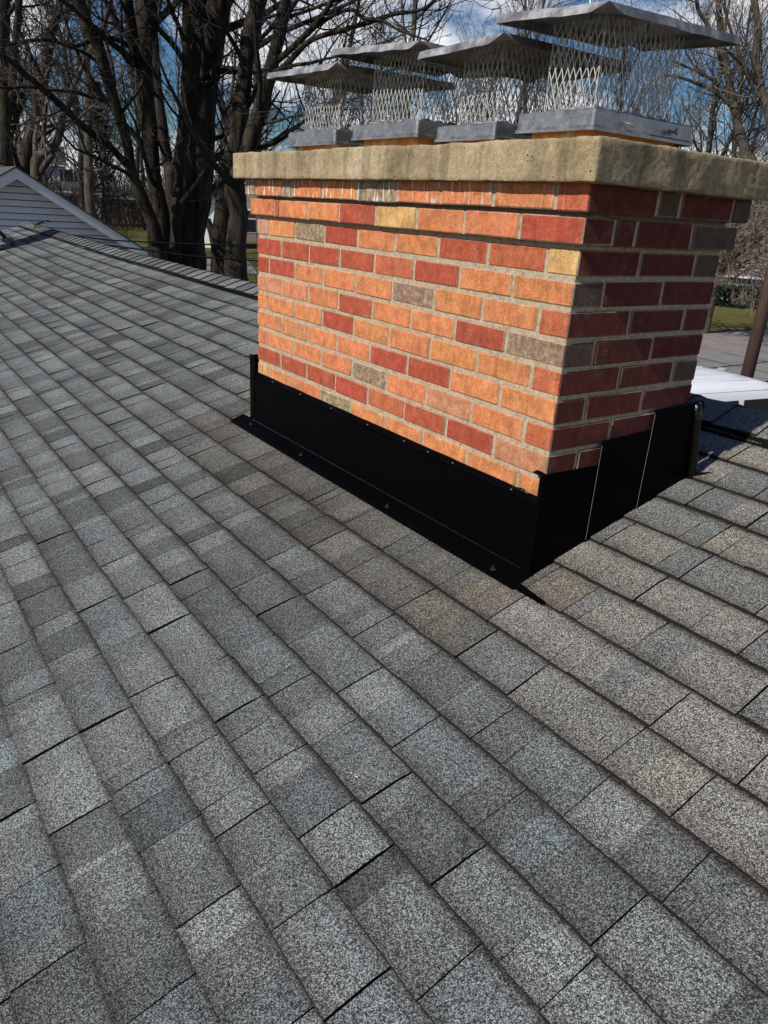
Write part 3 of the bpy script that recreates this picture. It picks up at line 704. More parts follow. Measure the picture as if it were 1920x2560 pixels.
# ------------------------------------------------------------------ trees
class Tree:
    def __init__(s): s.trunk = MB(); s.crown = MB()
def limb(mb, pts, rads, n=10, sub=4, wob=.0):
    # smooth a traced polyline with Catmull-Rom
    P_ = [Vector(p) for p in pts]; out = []; rr = []
    Q = [P_[0]*2-P_[1]]+P_+[P_[-1]*2-P_[-2]]
    for i in range(1, len(Q)-2):
        for k in range(sub):
            t = k/sub; a, b, c, d = Q[i-1], Q[i], Q[i+1], Q[i+2]
            out.append(.5*((2*b)+(c-a)*t+(2*a-5*b+4*c-d)*t*t+(3*b-a-3*c+d)*t**3)); rr.append(rads[i-1]+(rads[i]-rads[i-1])*t)
    out.append(P_[-1]); rr.append(rads[-1])
    if wob:
        for i in range(len(out)): out[i] += Vector((noise.noise(out[i]*1.7), noise.noise(out[i]*1.7+Vector((9, 0, 0))), 0))*wob*rr[i]
        rr = [r*(1+.16*noise.noise(o*3.1)) for r, o in zip(rr, out)]
    mb.tube([tuple(p) for p in out], rr, n)
    return out, rr
def rvec(rnd): return Vector((rnd.gauss(0, 1), rnd.gauss(0, 1), rnd.gauss(0, 1)))
def grow(mb, p, d, r, L, lev, rnd, rmin, up=.12, kids=(6, 5, 4), crook=.22):
    n = 5 if lev >= 2 else 4 if lev == 1 else 3
    pts = [p]; rr = [r]; d = d.normalized(); dirs = [d]
    for i in range(n):
        d = (d+rvec(rnd)*crook*(.6 if lev > 1 else .8)+Vector((0, 0, up))*(.5+.5*i/n)).normalized()
        p = p+d*(L/n); pts.append(p); rr.append(max(rmin, r*(1-.8*(i+1)/n))); dirs.append(d)
    mb.tube([tuple(q) for q in pts], rr, 5 if r > .03 else 3)
    if lev <= 0: return
    k = kids[min(lev-1, len(kids)-1)]
    for i in range(k):
        f = (.18+.82*(i+rnd.random())/k)*n; j = min(int(f), n-1); q = pts[j].lerp(pts[j+1], f-j); dd = dirs[j+1]
        ax = dd.cross(rvec(rnd)).normalized(); an = rnd.uniform(.5, 1.05)
        nd = (dd*math.cos(an)+ax*math.sin(an))
        grow(mb, q, nd, max(rmin, rr[j]*rnd.uniform(.42, .62)), L*rnd.uniform(.42, .7)*(1-.35*f/n), lev-1, rnd, rmin, up, kids, crook)
def sprout(mb, pts, rr, rnd, n, lev, Lk, rmin=.004, lo=.2, up=.12, kids=(4, 4, 3), rk=.40):
    for i in range(n):
        f = (lo+(1-lo)*(i+rnd.random())/n)*(len(pts)-1); j = min(int(f), len(pts)-2); q = pts[j].lerp(pts[j+1], f-j); dd = (pts[j+1]-pts[j]).normalized()
        ax = dd.cross(rvec(rnd)).normalized(); an = rnd.uniform(.6, 1.2)
        grow(mb, q, dd*math.cos(an)+ax*math.sin(an), min(rr[j]*rk, .07), Lk*rnd.uniform(.6, 1.2), lev, rnd, rmin, up, kids)
k1_ = 1/2.592
def tr(pts, d0, d1=None, ox=0, oy=0, s=k1_):
    d1 = d0 if d1 is None else d1; n = len(pts)
    return [at(ox+p[0]*s, oy+p[1]*s, d0+(d1-d0)*i/(n-1)) for i, p in enumerate(pts)]
def px(w_, d, s=k1_): return [q*s/2/FPX*d*1.06 for q in w_]
def ground_base(pts, rads, flare=1.35):
    p = pts[0]; z = gz(p.x, p.y)
    return [Vector((p.x, p.y, z-.15)), Vector((p.x, p.y, z+.35))]+pts, [rads[0]*flare*1.25, rads[0]*flare]+rads
def traced(name, label, cat, limbs, barkm, twigm, seed, group=None, rmin=.004, twk=1.0):
    twk *= .66
    """limbs: (points, widths px, d0, d1, from_ground, sprouts, level, length)"""
    rnd = random.Random(seed); T = Tree(); base = None
    for (pts, wd, d0, d1, fg, ns, lev, Lk) in limbs:
        P_ = tr(pts, d0, d1); rr = [w_*k1_/2/FPX*(d0+(d1-d0)*i/(len(wd)-1))*1.04 for i, w_ in enumerate(wd)]
        if fg: P_, rr = ground_base(P_, rr)
        if base is None: base = Vector((P_[0].x, P_[0].y, gz(P_[0].x, P_[0].y)))
        o, r2 = limb(T.trunk, P_, rr, 12 if rr[0] > .08 else 7, 5, .25)
        if ns: sprout(T.crown, o, r2, rnd, int(ns*twk), lev, Lk, rmin, lo=.35 if fg else .1)
    root = empty(name, label, cat, base, group)
    T.trunk.build('trunk', barkm, root, smooth=True, color=False); T.crown.build('crown', twigm, root, color=False)
    settle(root); return root
# main many-stemmed maple behind the ridge
traced('maple_tree', 'largest dark maple with many thick stems rising behind the roof ridge left of the chimney', 'tree', [
 ([(1030, 1700), (1005, 1560), (985, 1440), (905, 1250), (850, 1100), (828, 950), (790, 800), (740, 650), (690, 480), (640, 300), (580, 180), (540, 60), (490, -80)], [100, 90, 72, 66, 60, 58, 56, 58, 60, 56, 50, 46, 40], 13.2, 12.4, True, 9, 3, 2.6),
 ([(828, 1075), (760, 1000), (690, 930), (620, 885), (550, 830), (500, 790), (400, 690), (280, 580), (150, 470), (60, 390), (-60, 320)], [46, 42, 40, 38, 38, 34, 33, 32, 30, 26, 24], 13.0, 11.6, False, 9, 3, 2.0),
 ([(1060, 1700), (1045, 1560), (1040, 1400), (1005, 1150), (975, 900), (945, 650), (925, 400), (935, 200), (945, 0), (950, -100)], [150, 125, 100, 84, 90, 92, 96, 100, 108, 100], 13.6, 13.2, True, 10, 3, 2.6),
 ([(1115, 1250), (1105, 1150), (1062, 900), (1020, 600), (1000, 300), (985, 100), (960, -80)], [70, 64, 56, 54, 50, 44, 40], 14.4, 14.6, True, 7, 3, 2.4),
 ([(885, 420), (868, 300), (850, 120), (832, 0), (820, -80)], [50, 56, 56, 50, 45], 13.2, 12.6, False, 5, 3, 2.2),
 ([(890, 430), (800, 340), (690, 250), (560, 130), (480, 60), (400, 0), (330, -60)], [34, 32, 30, 28, 24, 22, 20], 13.2, 11.0, False, 8, 3, 2.0),
 ([(870, 330), (790, 270), (700, 245), (600, 262), (480, 300), (330, 262), (180, 262), (60, 290), (-60, 285)], [26, 24, 22, 20, 17, 17, 15, 13, 12], 13.2, 11.8, False, 9, 2, 1.4),
 ([(735, 650), (640, 645), (500, 600), (400, 588), (300, 580), (180, 560), (60, 570), (-50, 560)], [20, 20, 18, 18, 16, 15, 14, 12], 12.9, 12.0, False, 8, 2, 1.3),
 ([(640, 410), (560, 350), (440, 300), (330, 262)], [18, 16, 14, 12], 12.8, 12.2, False, 4, 2, 1.3),
 ([(1215, 1780), (1225, 1600), (1255, 1400), (1285, 1150), (1288, 1000), (1300, 700), (1315, 400), (1325, 240), (1300, 100), (1280, -80)], [210, 185, 165, 160, 168, 182, 190, 200, 150, 130], 14.0, 13.6, True, 10, 3, 2.6),
 ([(1345, 420), (1385, 250), (1425, 100), (1445, -80)], [120, 125, 122, 110], 13.7, 13.3, False, 6, 3, 2.4),
 ([(1130, 1740), (1140, 1560), (1150, 1300), (1172, 950), (1192, 700), (1202, 400), (1206, 200), (1215, -60)], [80, 74, 62, 40, 34, 40, 46, 52], 13.5, 12.9, True, 8, 3, 2.2),
 ([(1200, 420), (1130, 300), (1050, 210), (1000, 140), (960, 60), (930, -40)], [30, 30, 28, 24, 20, 18], 13.2, 12.2, False, 6, 3, 1.8),
 ([(1200, 330), (1170, 200), (1120, 90), (1080, -20)], [28, 26, 24, 20], 13.2, 12.2, False, 4, 3, 1.8),
 ([(1185, 780), (1130, 730), (1080, 660), (1050, 600)], [16, 14, 12, 10], 13.2, 12.4, False, 4, 2, 1.3),
 ([(1340, 1420), (1375, 1520), (1400, 1700)], [44, 44, 50], 15.5, 15.5, False, 0, 1, 1),
 ], M_bark, M_twig, 11)
k2_ = 2.592/2.4397
def c2p(x, y): return ((560+x/2.4397)*2.592, (y/2.4397)*2.592)
traced('maple_tree', 'slanting twin-trunked dark tree just left of the chimney crown, its boughs arching over the caps', 'tree', [
 ([(1430, 1800), (1435, 1600), (1450, 1400), (1482, 1100), (1530, 900), (1560, 700), (1590, 450), (1620, 200), c2p(215, 10), c2p(240, -60)], [130, 122, 112, 100, 92, 88, 86, 84, 80, 70], 13.0, 12.8, True, 9, 3, 2.4),
 ([(1520, 1830), (1530, 1650), (1545, 1400), c2p(60, 1150), c2p(150, 900), c2p(205, 720), c2p(265, 520), c2p(310, 330), c2p(345, 180), c2p(372, 30), c2p(390, -60)], [140, 120, 105, 98, 92, 90, 84, 76, 68, 62, 56], 12.6, 12.2, True, 9, 3, 2.4),
 ([c2p(325, 370), c2p(430, 275), c2p(540, 170), c2p(600, 95), c2p(650, 20), c2p(690, -50)], [36, 34, 32, 30, 26, 24], 12.3, 11.2, False, 7, 3, 1.8),
 ([c2p(560, 160), c2p(680, 85), c2p(780, 60), c2p(850, 110), c2p(960, 125), c2p(1080, 190), c2p(1240, 245)], [22, 22, 20, 18, 16, 14, 10], 11.8, 10.8, False, 8, 2, 1.3),
 ([c2p(330, 440), c2p(400, 370), c2p(500, 265), c2p(590, 220), c2p(720, 185), c2p(900, 130), c2p(1040, 85), c2p(1200, 60), c2p(1300, -10)], [34, 32, 30, 28, 26, 24, 20, 16, 12], 12.2, 11.0, False, 10, 3, 1.5),
 ([c2p(300, 440), c2p(420, 400), c2p(520, 385), c2p(640, 355), c2p(760, 345)], [22, 20, 18, 14, 10], 12.0, 11.2, False, 6, 2, 1.2),
 ([c2p(200, 260), c2p(260, 200), c2p(330, 130), c2p(420, 95), c2p(520, 60), c2p(600, 30), c2p(760, -20)], [24, 22, 22, 20, 18, 16, 14], 12.6, 11.6, False, 7, 3, 1.6),
 ([c2p(110, 700), c2p(165, 600), c2p(215, 500), c2p(240, 440)], [34, 32, 28, 26], 13.0, 12.4, False, 3, 2, 1.3),
 ([c2p(225, 750), c2p(300, 745), c2p(400, 715), c2p(500, 700), c2p(640, 690)], [18, 16, 14, 12, 8], 12.4, 11.8, False, 6, 2, 1.1),
 ([c2p(190, 905), c2p(300, 880), c2p(390, 825)], [22, 20, 16], 12.6, 12.6, False, 4, 2, 1.1),
 ([(1368, 905), (1420, 890), (1470, 862), (1530, 830), (1600, 835)], [24, 26, 26, 20, 16], 13.8, 12.9, False, 3, 2, 1.2),
 ([(1480, 850), (1455, 700), (1420, 600), (1400, 520)], [20, 18, 16, 14], 14.5, 14.5, False, 4, 2, 1.4),
 ([(1530, 1640), (1560, 1480), (1570, 1300), (1545, 1150), (1550, 1000)], [56, 56, 52, 44, 40], 16, 16, True, 3, 2, 1.4),
 ], M_bark, M_twig, 23)
traced('tree', 'tall straight dark trunk at the far left edge behind the white gable', 'tree', [
 ([(35, 1180), (35, 1060), (32, 800), (28, 500), (20, 200), (15, -80)], [84, 78, 74, 70, 66, 60], 24, 24, True, 14, 3, 3.2),
 ([(60, 700), (90, 400), (115, 100), (130, -60)], [40, 36, 34, 28], 24, 23, False, 8, 3, 2.5)], M_bark, M_twig, 31, rmin=.007)
traced('tree', 'dark leaning trunk between the edge trunk and the forked pale tree', 'tree', [
 ([(150, 1250), (160, 1100), (205, 850), (250, 650), (300, 400), (335, 200), (380, 50), (400, -60)], [80, 72, 60, 56, 52, 46, 40, 36], 26, 26, True, 16, 3, 3.2),
 ([(130, 1120), (90, 980), (40, 900), (0, 800)], [30, 26, 22, 18], 26, 24, False, 5, 3, 2.2)], M_bark, M_twig, 37, rmin=.007)
traced('tree', 'forked tree with pale sunlit bark above the gable roof slope', 'tree', [
 ([(248, 1250), (245, 1160), (242, 1060), (265, 1000)], [64, 60, 58, 56], 22, 22, True, 0, 3, 3),
 ([(258, 1010), (300, 985), (345, 950), (375, 890), (400, 820), (405, 750), (440, 680), (480, 550), (540, 420), (600, 300), (660, 180)], [46, 46, 44, 40, 36, 32, 28, 26, 24, 22, 18], 22, 21, False, 12, 3, 2.2),
 ([(262, 1130), (290, 1080), (320, 1030), (345, 1000)], [36, 34, 30, 26], 22, 21.5, False, 3, 2, 1.6),
 ([(240, 1060), (228, 960), (232, 860), (250, 760)], [30, 26, 22, 18], 22, 22.5, False, 6, 3, 2.0),
 ([(265, 1000), (285, 900), (292, 800), (300, 700), (330, 560)], [28, 24, 20, 16, 12], 22, 21.5, False, 7, 3, 2.0)], M_bark2, M_twigb, 41, rmin=.006)
def c3p(x, y): return ((1200+x/2.304)*2.592, (y/2.304)*2.592)
traced('tree', 'grey straight tree right of the nearest cap with long boughs reaching left', 'tree', [
 ([c3p(1560, 1000), c3p(1530, 885), c3p(1480, 700), c3p(1440, 500), c3p(1405, 300), c3p(1380, 130), c3p(1370, 0), c3p(1365, -60)], [60, 52, 42, 40, 34, 30, 28, 26], 72, 72, True, 16, 3, 8),
 ([c3p(1470, 640), c3p(1420, 580), c3p(1340, 520), c3p(1250, 480), c3p(1150, 445), c3p(1060, 430)], [24, 22, 20, 18, 14, 12], 72, 70, False, 12, 2, 5),
 ([c3p(1440, 560), c3p(1350, 470), c3p(1280, 430), c3p(1180, 380), c3p(1110, 350)], [18, 16, 14, 12, 10], 72, 70, False, 12, 2, 5),
 ([c3p(1430, 460), c3p(1390, 340), c3p(1330, 180), c3p(1260, 60), c3p(1240, -40)], [26, 24, 22, 20, 18], 72, 70, False, 12, 3, 5)], M_bark2, M_twigb, 53, rmin=.016)
traced('tree', 'grey tree at the right edge above the crown with an upward fan of boughs', 'tree', [
 ([c3p(1700, 1000), c3p(1690, 800), c3p(1650, 600), c3p(1610, 480), c3p(1590, 330), c3p(1600, 160), c3p(1580, 0), c3p(1575, -60)], [60, 52, 46, 40, 36, 34, 30, 28], 70, 70, True, 14, 3, 8),
 ([c3p(1610, 500), c3p(1540, 400), c3p(1470, 330), c3p(1410, 280)], [22, 20, 16, 12], 70, 68, False, 10, 2, 5),
 ([c3p(1650, 620), c3p(1560, 480), c3p(1500, 330), c3p(1440, 160), c3p(1400, 20)], [20, 18, 16, 14, 12], 70, 68, False, 10, 3, 5)], M_bark2, M_twigb, 59, rmin=.016)
# small ornamental tree with drooping pale twigs right of the chimney
rnd = random.Random(77); T = Tree(); b = at(1772, 790, 36.0); zz = gz(b.x, b.y); q = [at(1774, 772, 36), at(1786, 735, 36), at(1798, 690, 35.8), at(1822, 640, 35.6), at(1850, 590, 35.4)]; zz = gz(q[0].x, q[0].y)
o_, r_ = limb(T.trunk, [Vector((q[0].x, q[0].y, zz-.1))]+q, [.20, .18, .15, .13, .09, .05], 8, 4, .3)
sprout(T.crown, o_, r_, rnd, 30, 3, 2.6, .009, lo=.4, up=-.02, kids=(5, 5, 4), rk=.5)
q2 = [at(1797, 700, 35.8), at(1840, 640, 35), at(1900, 560, 34.5), at(1950, 520, 34)]; o2, r2 = limb(T.trunk, q2, [.09, .08, .06, .03], 7, 4, .3)
sprout(T.crown, o2, r2, rnd, 26, 3, 2.4, .009, lo=.1, up=-.04, kids=(5, 5, 4), rk=.5)
root = empty('ornamental_tree', 'small pale twiggy tree on the lawn just right of the chimney brickwork', 'tree', (q[0].x, q[0].y, zz))
T.trunk.build('trunk', M_bark2, root, smooth=True, color=False); T.crown.build('crown', M_twigb, root, color=False); settle(root)

# background wood: three grown trees, copied one by one
def proto(seed, Hh, kids):
    rnd = random.Random(seed); T = Tree()
    pts = [Vector((0, 0, -.3))]; d = Vector((rnd.uniform(-.06, .06), rnd.uniform(-.06, .06), 1)).normalized(); p = pts[0]; rr = [.26]
    n = 9
    for i in range(n):
        d = (d+rvec(rnd)*.07+Vector((0, 0, .08))).normalized(); p = p+d*Hh/n; pts.append(p); rr.append(.26*(1-.85*(i+1)/n)+.015)
    o, r_ = limb(T.trunk, pts, rr, 7, 2)
    sprout(T.crown, o, r_, rnd, 18, 3, Hh*.30, .0065, lo=.2, up=.22, kids=kids, rk=.5)
    root = empty('bare_tree', 'x', 'tree', (0, 0, 0))
    T.trunk.build('trunk', M_bark2, root, smooth=True, color=False); T.crown.build('crown', M_twigf, root, color=False)
    return root
protos = [proto(101, 15, (4, 5, 4)), proto(102, 17, (4, 4, 5)), proto(103, 13, (5, 4, 4)), proto(104, 16, (4, 5, 4))]
rnd = random.Random(5); used = set()
bands = [(46, 62, 8), (64, 88, 14), (88, 130, 24)]
keep_out = [(-16.5, 2, 9)]
cnt = 0
def wood_label(u, d):
    if u < 620: return 'bare leafless tree in the wood seen left of the chimney, behind the houses', 'bare trees in the wood left of the chimney'
    if u < 1300: return 'bare leafless tree in the wood seen behind the chimney caps', 'bare trees behind the chimney caps'
    return 'bare leafless tree in the wood seen right of the chimney caps', 'bare trees right of the chimney caps'
for d0, d1, n in bands:
    for i in range(n):
        u = -120+2160*(i+rnd.random())/n; d = rnd.uniform(d0, d1)
        if u > 1420 and d < 66: d += 22
        p = at(u, 500, d); k = rnd.randrange(4); src = protos[k]; z = gz(p.x, p.y)
        if k in used:
            o = src.copy(); C.objects.link(o)
            for chd in [c for c in src.children]:
                cc = chd.copy(); C.objects.link(cc); cc.parent = o
        else: o = src; used.add(k)
        o.location = (p.x, p.y, z); o.rotation_euler = (0, 0, rnd.uniform(0, 6.28)); s = rnd.uniform(.85, 1.25)*(1+.002*d); o.scale = (s, s, s)
        o['label'], o['group'] = wood_label(u, d)
# brushy undergrowth of the wood, a mass of stems
ub = MB(); rnd = random.Random(9)
for i in range(2600):
    u = rnd.uniform(-100, 2050); d = rnd.uniform(80, 140) if u < 1500 else rnd.uniform(66, 120)
    p = at(u, 500, d); z = gz(p.x, p.y); h = rnd.uniform(2.0, 3.5+d*.055)
    for k in range(2):
        e = Vector((p.x+rnd.gauss(0, .25)*h, p.y+rnd.gauss(0, .25)*h, z+h*rnd.uniform(.7, 1))); m_ = (p+e)/2; m_.z = z+h*.5; 
        ub.tube([(p.x, p.y, z), (m_.x+rnd.gauss(0, .2), m_.y+rnd.gauss(0, .2), m_.z), tuple(e)], [.05, .03, .012], 3)
        for q in range(5):
            a_ = Vector((p.x, p.y, z)).lerp(e, rnd.uniform(.3, 1)); bb = a_+Vector((rnd.gauss(0, .8), rnd.gauss(0, .8), rnd.uniform(0, 1.3)))
            ub.tube([tuple(a_), tuple(bb)], [.02, .009], 3)
tag(ub.build('undergrowth', M_twigf, color=False), 'tangled brown brush filling the wood behind the houses', 'undergrowth', kind='stuff')
# shrubs beyond the ridge by the road
def shrub(u, d, h, w_, label, seed, m_):
    rnd = random.Random(seed); p = at(u, 600, d); z = gz(p.x, p.y); s = MB()
    for i in range(26):
        dr = Vector((rnd.gauss(0, .5)*w_/h, rnd.gauss(0, .5)*w_/h, 1)); grow(s, Vector((rnd.gauss(0, .12), rnd.gauss(0, .12), 0)), dr, .014, h*rnd.uniform(.7, 1.1), 2, rnd, .005, .05, (5, 4))
    r_ = empty('shrub', label, 'shrub', (p.x, p.y, z)); s.build('stems', m_, r_, color=False)
shrub(515, 27, 2.1, 1.8, 'leafless shrub just above the ridge between the two dark trees', 1, M_twigb)
shrub(628, 25, 2.4, 2.0, 'leafless shrub just above the ridge against the chimney brickwork', 2, M_twigb)
shrub(300, 60, 2.6, 3.0, 'low bare shrub by the garage at the far road', 3, M_twigf)
# dark evergreen far left
rnd = random.Random(3); cf = MB(); p = at(245, 300, 88); z = gz(p.x, p.y)
for i in range(2600):
    hgt = rnd.random()**.7*12; rr = (12-hgt)*.24+.2; an = rnd.uniform(0, 6.28); r_ = rr*rnd.uniform(.25, 1); c0 = Vector((r_*math.cos(an), r_*math.sin(an), 1.2+hgt-r_*.25))
    t1 = Vector((math.cos(an), math.sin(an), -.35))*.45; t2 = Vector((-math.sin(an), math.cos(an), 0))*.14
    cf.quad(tuple(c0-t2), tuple(c0+t2), tuple(c0+t1+t2*.3), tuple(c0+t1-t2*.3))
M_ever = mat('evergreen', (.014, .024, .014), .9, spec=.15)
er = empty('spruce_tree', 'dark evergreen standing far behind among the bare trees at the left', 'tree', (p.x, p.y, z))
cf.build('crown', M_ever, er, color=False); t_ = MB(); t_.tube([(0, 0, -.2), (0, 0, 12)], [.2, .05], 8); t_.build('trunk', M_bark, er, color=False)

# ------------------------------------------------------------------ neighbouring buildings
M_vinyl = mat('white_vinyl_siding', (.50, .50, .50), .6)
g = G(M_vinyl); g.base(g.ramp(g.noise(3, 3, .5), [(.3, (.62, .63, .66)), (.7, (.70, .71, .74))]))
M_lapshadow = mat('painted_lap_shadow', (.02, .02, .022), .9)  # near-black strips painting the shadow gap between siding boards
M_trim = mat('white_trim', (.72, .73, .75), .5)
M_roofd = mat('dark_roof', rough=.9); g = G(M_roofd); g.base(g.ramp(g.noise(30, 4, .7), [(.3, (.035, .035, .037)), (.7, (.09, .088, .085))]))
M_roofg = mat('grey_brown_roof', rough=.9); g = G(M_roofg); g.base(g.ramp(g.noise(20, 4, .7), [(.3, (.10, .085, .075)), (.7, (.18, .16, .145))]))
M_redb = mat('red_brick_far', rough=.9); g = G(M_redb); bt = g.n('ShaderNodeTexBrick', i_Scale=3.2); g.l(g.co, bt.inputs['Vector']); bt.inputs['Color1'].default_value = (.22, .055, .045, 1); bt.inputs['Color2'].default_value = (.16, .04, .035, 1); bt.inputs['Mortar'].default_value = (.2, .15, .13, 1); g.base(bt.outputs[0])
M_dark = mat('dark_glass', (.012, .014, .018), .15, spec=.5)
M_blue = mat('blue_grey_siding', (.16, .20, .27), .7)
# gable next door
nb = empty('neighbour_house', 'white vinyl-sided gable end beyond the left end of the shingled roof', 'house', (-20, 1.94, -4.5))
XW = -16.5; PY, PZ = 1.943, .40; SLP = .60; OV = 3.1
wb = MB(); z = -4.5
HW = 2.95
while z < PZ-.1:     # lapped siding boards, each leaning out to its lower edge
    z2 = z+.127; zc = lambda zz: max(0.0, min(HW, (PZ-.16-zz)/SLP))
    a_, b_ = zc(z), zc(z2)
    if a_ <= .02: break
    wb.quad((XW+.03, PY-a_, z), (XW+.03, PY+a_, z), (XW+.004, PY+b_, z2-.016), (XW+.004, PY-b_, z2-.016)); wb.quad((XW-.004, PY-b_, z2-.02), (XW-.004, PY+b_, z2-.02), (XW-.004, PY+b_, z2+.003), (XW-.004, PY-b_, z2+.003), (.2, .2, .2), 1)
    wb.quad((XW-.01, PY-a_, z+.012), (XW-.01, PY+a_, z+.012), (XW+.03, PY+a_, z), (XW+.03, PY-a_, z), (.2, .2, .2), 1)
    z = z2
wb.box(XW-7, XW-.02, PY-HW+.01, PY+HW-.01, -4.55, PZ-.2-HW*SLP)
wb.build('wall', [M_vinyl, M_lapshadow], nb, color=False)
rb = MB()
for s in (-1, 1):
    A = (PY, PZ); B = (PY+s*OV, PZ-SLP*OV)
    for x0, x1, m_ in ((XW-7.2, XW+.30, 0),):
        rb.quad((x0, A[0], A[1]+.03), (x1, A[0], A[1]+.03), (x1, B[0], B[1]+.03), (x0, B[0], B[1]+.03)); rb.quad((x1, A[0], A[1]-.0), (x1, A[0], A[1]+.03), (x1, B[0], B[1]+.03), (x1, B[0], B[1]))
rb.build('roof', M_roofd, nb, color=False)
tb = MB()
for s in (-1, 1):
    A = (PY, PZ); B = (PY+s*(OV-.02), PZ-SLP*(OV-.02)); xr = XW+.28
    tb.quad((xr, A[0], A[1]-.205), (xr, B[0], B[1]-.205), (xr, B[0], B[1]-.001), (xr, A[0], A[1]-.001))
    tb.quad((XW-.01, A[0], A[1]-.17), (XW-.01, B[0], B[1]-.17), (xr, B[0], B[1]-.20), (xr, A[0], A[1]-.20))
tb.build('rake_board', M_trim, nb, color=False)
settle(nb)
def simple_house(name, label, cat, u0, u1, d, hwall, hroof, wallm, roofm, depth=7, wins=(), doors=(), gable_front=False, parts=None):
    A = at(u0, 500, d); B = at(u1, 500, d); z = min(gz(A.x, A.y), gz(B.x, B.y))-.1
    A.z = B.z = 0; t = (B-A).normalized(); nrm = Vector((t.y, -t.x, 0));  L = (B-A).length; rz = math.atan2(t.y, t.x)
    root = empty(name, label, cat, (A.x, A.y, z), rz=rz)
    m_ = MB(); m_.box(0, L, 0, depth, 0, hwall)
    if gable_front:
        for yy in (0, depth): m_.poly([(0, yy, hwall), (L, yy, hwall), (L/2, yy, hwall+hroof)])
    m_.build('wall', wallm, root, color=False)
    r_ = MB(); o = .35
    if gable_front:
        for s in (0, 1):
            xe = -o if s == 0 else L+o; ze = hwall-o*hroof/(L/2)
            r_.quad((xe, -o, ze+.05), (L/2, -o, hwall+hroof+.05), (L/2, depth+o, hwall+hroof+.05), (xe, depth+o, ze+.05))
            r_.quad((xe, -o, ze-.1), (L/2, -o, hwall+hroof-.1), (L/2, -o, hwall+hroof+.05), (xe, -o, ze+.05))
    else:
        ze = hwall-.02
        r_.quad((-o, -o, ze), (L+o, -o, ze), (L+o, depth/2, hwall+hroof), (-o, depth/2, hwall+hroof)); r_.quad((-o, depth+o, ze), (L+o, depth+o, ze), (L+o, depth/2, hwall+hroof), (-o, depth/2, hwall+hroof))
        for xe in (0, L): r_.poly([(xe, 0, hwall), (xe, depth, hwall), (xe, depth/2, hwall+hroof-.06)])
    r_.build('roof', roofm, root, color=False)
    f_ = MB(); f_.box(-.35, L+.35, -.38, -.352, hwall-.16, hwall-.02) if not gable_front else None
    if not gable_front: f_.build('gutter', M_trim, root, color=False)
    for (x, zz, w_, h) in wins:
        m1 = MB(); m1.box(x-.06, x+w_+.06, -.05, -.01, zz-.06, zz+h+.06); fr = m1.build('window', M_trim, root, color=False)
        m2 = MB(); m2.box(x, x+w_, -.07, -.052, zz, zz+h); m2.build('pane', M_dark, fr, color=False)
        m3 = MB(); m3.box(x-.45, x-.1, -.06, -.01, zz, zz+h); m3.build('shutter', M_dark, fr, color=False)
        m3 = MB(); m3.box(x+w_+.1, x+w_+.45, -.06, -.01, zz, zz+h); m3.build('shutter', M_dark, fr, color=False)
    for (x, w_, h, m4) in doors:
        m1 = MB(); m1.box(x, x+w_, -.05, -.01, .1, h); m1.build('door', m4, root, color=False)
    return root
simple_house('white_house', 'white two-storey house with shuttered window far left above the gable slope', 'house', 40, 168, 112, 5.6, 2.2, M_vinyl, M_roofd, 8, wins=[(5.9, 3.6, 1.1, 1.5), (2.2, 3.6, 1.1, 1.5)])
simple_house('garage', 'low white garage with dark door below the two-storey white house', 'garage', 120, 252, 104, 2.75, 1.1, M_vinyl, M_roofd, 6, doors=[(1.2, 2.6, 2.3, M_dark)])
simple_house('brick_ranch_house', 'long low red brick house across the far road at the left', 'house', 258, 470, 100, 2.5, 1.3, M_redb, M_roofg, 8, doors=[(3.0, .9, 2.0, M_dark), (5.0, .9, 2.0, M_dark)], wins=[(.6, 1.0, .9, 1.2), (7.6, .9, 1.4, 1.0)])
simple_house('white_shed', 'sunlit white gable between the dark trunks left of the crown', 'shed', 496, 556, 64, 3.1, 1.1, mat('sunlit_white', (.8, .8, .8), .6), M_roofd, 5, gable_front=True)
simple_house('brick_house', 'dull red brick house glimpsed between the slanting trunks and the chimney', 'house', 585, 760, 74, 2.9, 1.6, M_redb, M_roofg, 8, wins=[(.9, .9, 1.2, 1.1), (3.4, .9, 1.2, 1.1)])
simple_house('blue_grey_house', 'long blue-grey house with brown roof across the road at the right edge', 'house', 1560, 2250, 52, 1.6, 3.2, M_blue, M_roofg, 9, wins=[(9.2, .55, 1.6, .8), (14, .5, 1.6, .8)])
# dark leaf quads stand in for the shade below its siding
hd = MB(); rnd = random.Random(6)
for i in range(5200):
    t = rnd.random(); p = at(1640+500*t, 600, 48+rnd.uniform(-.9, .9)); z = gz(p.x, p.y)+rnd.random()**.8*1.15; a_ = rvec(rnd).normalized()*.10; b_ = a_.cross(rvec(rnd)).normalized()*.07
    c0 = Vector((p.x, p.y, z)); hd.quad(tuple(c0-a_), tuple(c0-b_), tuple(c0+a_), tuple(c0+b_))
tag(hd.build('shade_band', M_ever, color=False), 'dark leafy band standing in for shade below the blue-grey house at the right', 'shade_band')

